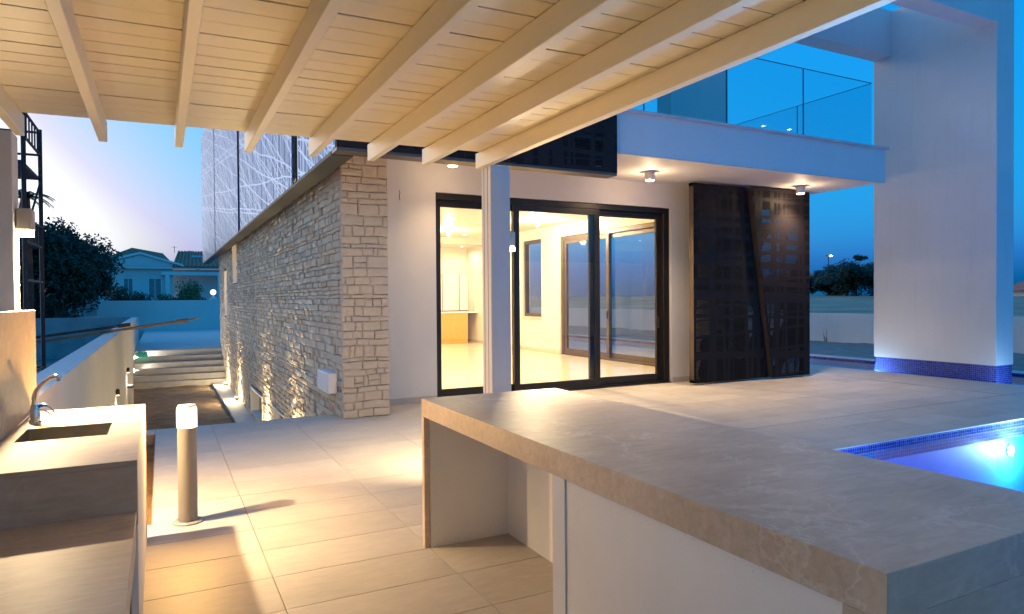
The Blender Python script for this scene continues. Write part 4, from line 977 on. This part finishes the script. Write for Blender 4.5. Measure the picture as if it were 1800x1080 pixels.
tree('broad_tree', (-6.6, 42.0, -0.85), 5.2, 2.6, 'lower dark tree behind the scaffold tower', 22, 14000, 0.12, squash=(1.1, 0.9, 1.0), lumps=26)
palm((-3.5, 24.0, -0.85), 5.35, 0.8, 'palm crown showing behind the scaffold tower', 5)
palm((2.75, 63.0, 0.4), 4.9, 1.5, 'palm fronds rising over the neighbouring roof', 8, 12)
shrub((-1.95, 48.5, 0.2), 1.25, 'dark rounded shrub under the tree behind the boundary wall', 31, 'leaf_dark', 4500)
shrub((-4.0, 48.5, 0.2), 1.35, 'dark shrub left of the globe lamp wall', 34, 'leaf_dark', 3500)
shrub((1.55, 48.5, 0.2), 1.45, 'green bushy shrub in front of the neighbouring house', 32, 'leaf_bush', 6500, (1.35, 1, 0.85))
# neighbouring bungalow with pediment and tiled roof
nb = thing('neighbour_house', (-0.5, 60.0, 0.3), 'pale bungalow with white pediment and tiled roof behind the boundary wall', 'house')
WINS = [(-2.38, -1.84, 1.75, 3.1), (-0.74, 0.04, 1.72, 3.1)]
nw = holed('front_wall', 'y', 58.0, 58.3, -7.0, 0.9, 0.2, 3.88, WINS, 'house_white', nb)
box('porch_wall', 0.9, 9.0, 59.2, 59.5, 0.2, 3.9, 'house_white', nb)
box('porch_beam', 0.06, 9.0, 57.7, 58.0, 3.40, 3.66, 'house_trim', nb)
for x in (0.35, 4.0): box('porch_column', x, x+0.3, 57.7, 57.99, 0.2, 3.40, 'house_trim', nb)
box('cornice', -7.0, 9.0, 57.6, 58.3, 3.88, 4.06, 'house_trim', nb)
m = MB(); m.prism([(-4.2, 57.55, 4.06), (1.35, 57.55, 4.06), (-1.28, 57.55, 4.85)], [(-4.2, 58.0, 4.06), (1.35, 58.0, 4.06), (-1.28, 58.0, 4.85)]); ped = m.build('pediment', 'house_white', nb)
for a, b in (((-4.45, 4.10), (-1.28, 5.0)), ((1.6, 4.10), (-1.28, 5.0))):
    m = MB(); m.prism([(a[0], 57.4, a[1]-0.06), (b[0], 57.4, b[1]-0.06), (b[0], 57.4, b[1]+0.10), (a[0], 57.4, a[1]+0.10)], [(a[0], 58.1, a[1]-0.06), (b[0], 58.1, b[1]-0.06), (b[0], 58.1, b[1]+0.10), (a[0], 58.1, a[1]+0.10)]); m.build('raking_cornice', 'house_trim', ped)
for (a, b, c, d) in WINS:
    w = MB().box(a-0.06, b+0.06, 57.96, 58.0, c-0.10, c).box(a-0.06, a, 57.96, 58.0, c, d).box(b, b+0.06, 57.96, 58.0, c, d).box((a+b)/2-0.02, (a+b)/2+0.02, 58.05, 58.1, c, d).build('window', 'house_trim', nb)
    box('shutter_leaf', a, (a+b)/2-0.021, 58.07, 58.1, c, d, 'shutter', w); box('shutter_leaf', (a+b)/2+0.021, b, 58.07, 58.1, c, d, 'shutter', w)
    m = MB(); cx, rr = (a+b)/2, (b-a)/2+0.12; n = 12
    for i in range(n):
        t0, t1 = math.pi*i/n, math.pi*(i+1)/n
        q = [(cx+rr*math.cos(t0), d+rr*math.sin(t0)), (cx+rr*math.cos(t1), d+rr*math.sin(t1)), (cx+(rr-0.055)*math.cos(t1), d+(rr-0.055)*math.sin(t1)), (cx+(rr-0.055)*math.cos(t0), d+(rr-0.055)*math.sin(t0))]
        m.prism([(x, 57.93, z) for x, z in q], [(x, 58.0, z) for x, z in q])
    m.build('arch_moulding', 'house_trim', w)
def tiled_roof(pts, name='roof', rows=26):
    """sloping quad eave-left, eave-right, ridge-right, ridge-left; ribs of pantiles run up the slope"""
    a, b, c, d = [Vector(p) for p in pts]; m = MB(); nrm = (b-a).cross(d-a).normalized()
    n = int((b-a).length/0.30)
    m.prism([a-nrm*0.1, b-nrm*0.1, c-nrm*0.1, d-nrm*0.1], [a, b, c, d])
    rf = m.build(name, 'roof_tile', nb)
    for i in range(n+1):
        s = i/n; p, q = a.lerp(b, s), d.lerp(c, s)
        if (q-p).length < 0.3: continue
        MB().tube([p+nrm*0.0, q+nrm*0.0], 0.085, 6).build('tile_row', 'roof_tile', rf)
tiled_roof([(-4.6, 57.5, 4.08), (1.0, 58.2, 4.06), (0.16, 62.0, 5.25), (-1.9, 61.5, 5.60)])
tiled_roof([(0.9, 57.5, 4.07), (9.0, 57.5, 4.07), (7.0, 61.5, 5.45), (1.4, 61.5, 5.45)])
tk = MB().box(2.25, 4.0, 59.9, 60.5, 4.75, 5.05).build('roof_tank', 'house_trim', nb)
an = MB().tube([(1.05, 61.0, 5.3), (1.05, 61.0, 5.85)], 0.02, 5).tube([(0.85, 61.0, 5.75), (1.25, 61.0, 5.75)], 0.012, 5).build('aerial', 'dark_steel', nb)
for (x, y_, z_, wh) in ((-5.45, 46.05, 1.53, 'unlit, on the grey wall behind the scaffold'), (2.93, 46.15, 1.49, 'glowing beside the end of the stone wall')):
    t = thing('globe_lamp', (x, y_, z_), 'white globe lamp on the boundary wall ' + wh, 'lamp', 'globe lamps on the boundary wall')
    MB().lathe(x, y_, [(0.20, z_), (0.20, z_+0.16), (0.05, z_+0.17), (0.04, z_+0.32)], 14).build('pedestal', 'house_trim', t)
    MB().sphere((x, y_, z_+0.48), 0.17, 16, 10).build('globe', 'lens_globe' if x > 0 else 'plastic_white', t, smooth=True)

# right hand distance: trees along the far edge of the field, a house, a street lamp
specs = [(70, 57.2, 3.0, 1.9), (71, 54.4, 3.4, 2.2), (69, 52.6, 3.1, 2.1), (68, 51.0, 3.5, 2.1), (66, 48.6, 3.3, 2.0), (64, 46.0, 4.3, 2.4), (66, 44.2, 4.2, 2.5), (60, 38.5, 3.2, 2.0), (72, 60.5, 2.6, 1.7), (75, 66.0, 3.0, 2.0), (76, 72.0, 2.8, 2.0), (73, 78.0, 3.1, 2.2)]
wheres = ['third from left in the band', 'beside the street lamp', 'left of the umbrella-shaped crown', 'in the middle of the dark band', 'right of the middle of the band', 'tall one next to the column', 'hidden partly by the column', 'right of the column', 'second from left in the band', 'seen through the shutter', 'leftmost, seen through the room', 'seen through the side window']
for k, ((x, y_, h, rd), wh) in enumerate(zip(specs, wheres)):
    tree('field_tree', (x, y_, 1.25), h, rd, 'dark tree at the edge of the dry field, ' + wh, 60+k, 6000, 0.15, 'trees along the dry field', (1.3, 1.3, h/rd*0.48), lumps=24, trunk=0.12)
tree('umbrella_tree', (74, 52.5, 1.35), 5.0, 1.0, 'thin tree with flat crown rising above the dark band of trees', 91, 900, 0.13, None, (1.3, 1.3, 0.35), lumps=8, trunk=0.08)
palm((76, 58.5, 1.35), 3.0, 1.2, 'small palm standing in the dark band of field trees', 17, 14)
fh = thing('far_house', (112, 92, 1.4), 'small far white house with red roof edge beyond the field', 'house')
box('wall', 106, 117, 90, 97, 1.4, 4.9, 'house_white', fh); MB().prism([(105.5, 89.5, 4.9), (117.5, 89.5, 4.9), (117.5, 97.5, 4.9), (105.5, 97.5, 4.9)], [(109, 92, 6.0), (114, 92, 6.0), (114, 95, 6.0), (109, 95, 6.0)]).build('roof', 'roof_tile', fh)
for x in (107.5, 110.5, 113.5): box('window', x, x+1.1, 89.95, 90.0, 2.6, 4.0, 'dim_glass', fh)
sh = thing('far_house', (62, 29, 0.9), 'low beige house with dark roof right of the pool column', 'house')
box('wall', 60, 66, 22.0, 30.0, 0.6, 1.75, 'plaster', sh); MB().prism([(59.5, 21.5, 1.75), (66.5, 21.5, 1.75), (66.5, 30.5, 1.75), (59.5, 30.5, 1.75)], [(62.5, 24, 3.2), (63.5, 24, 3.2), (63.5, 28, 3.2), (62.5, 28, 3.2)]).build('roof', 'roof_tile', sh)
sl = thing('street_lamp', (116.3, 89.5, 1.4), 'tall thin street lamp with orange light beyond the field', 'street lamp')
MB().tube([(116.3, 89.5, 1.4), (116.3, 89.5, 9.2)], [0.12, 0.07], 8).build('pole', 'dark_steel', sl)
MB().tube([(115.5, 89.5, 9.25), (117.1, 89.5, 9.25)], 0.05, 6).build('arm', 'dark_steel', sl)
MB().sphere((116.9, 89.4, 9.2), 0.28, 10, 6, (1.2, 1, 0.5)).build('lamp_head', 'lens_street', sl)
MB().sphere((115.6, 89.4, 9.2), 0.24, 10, 6, (1.2, 1, 0.5)).build('lamp_head', 'lamp_grey', sl)
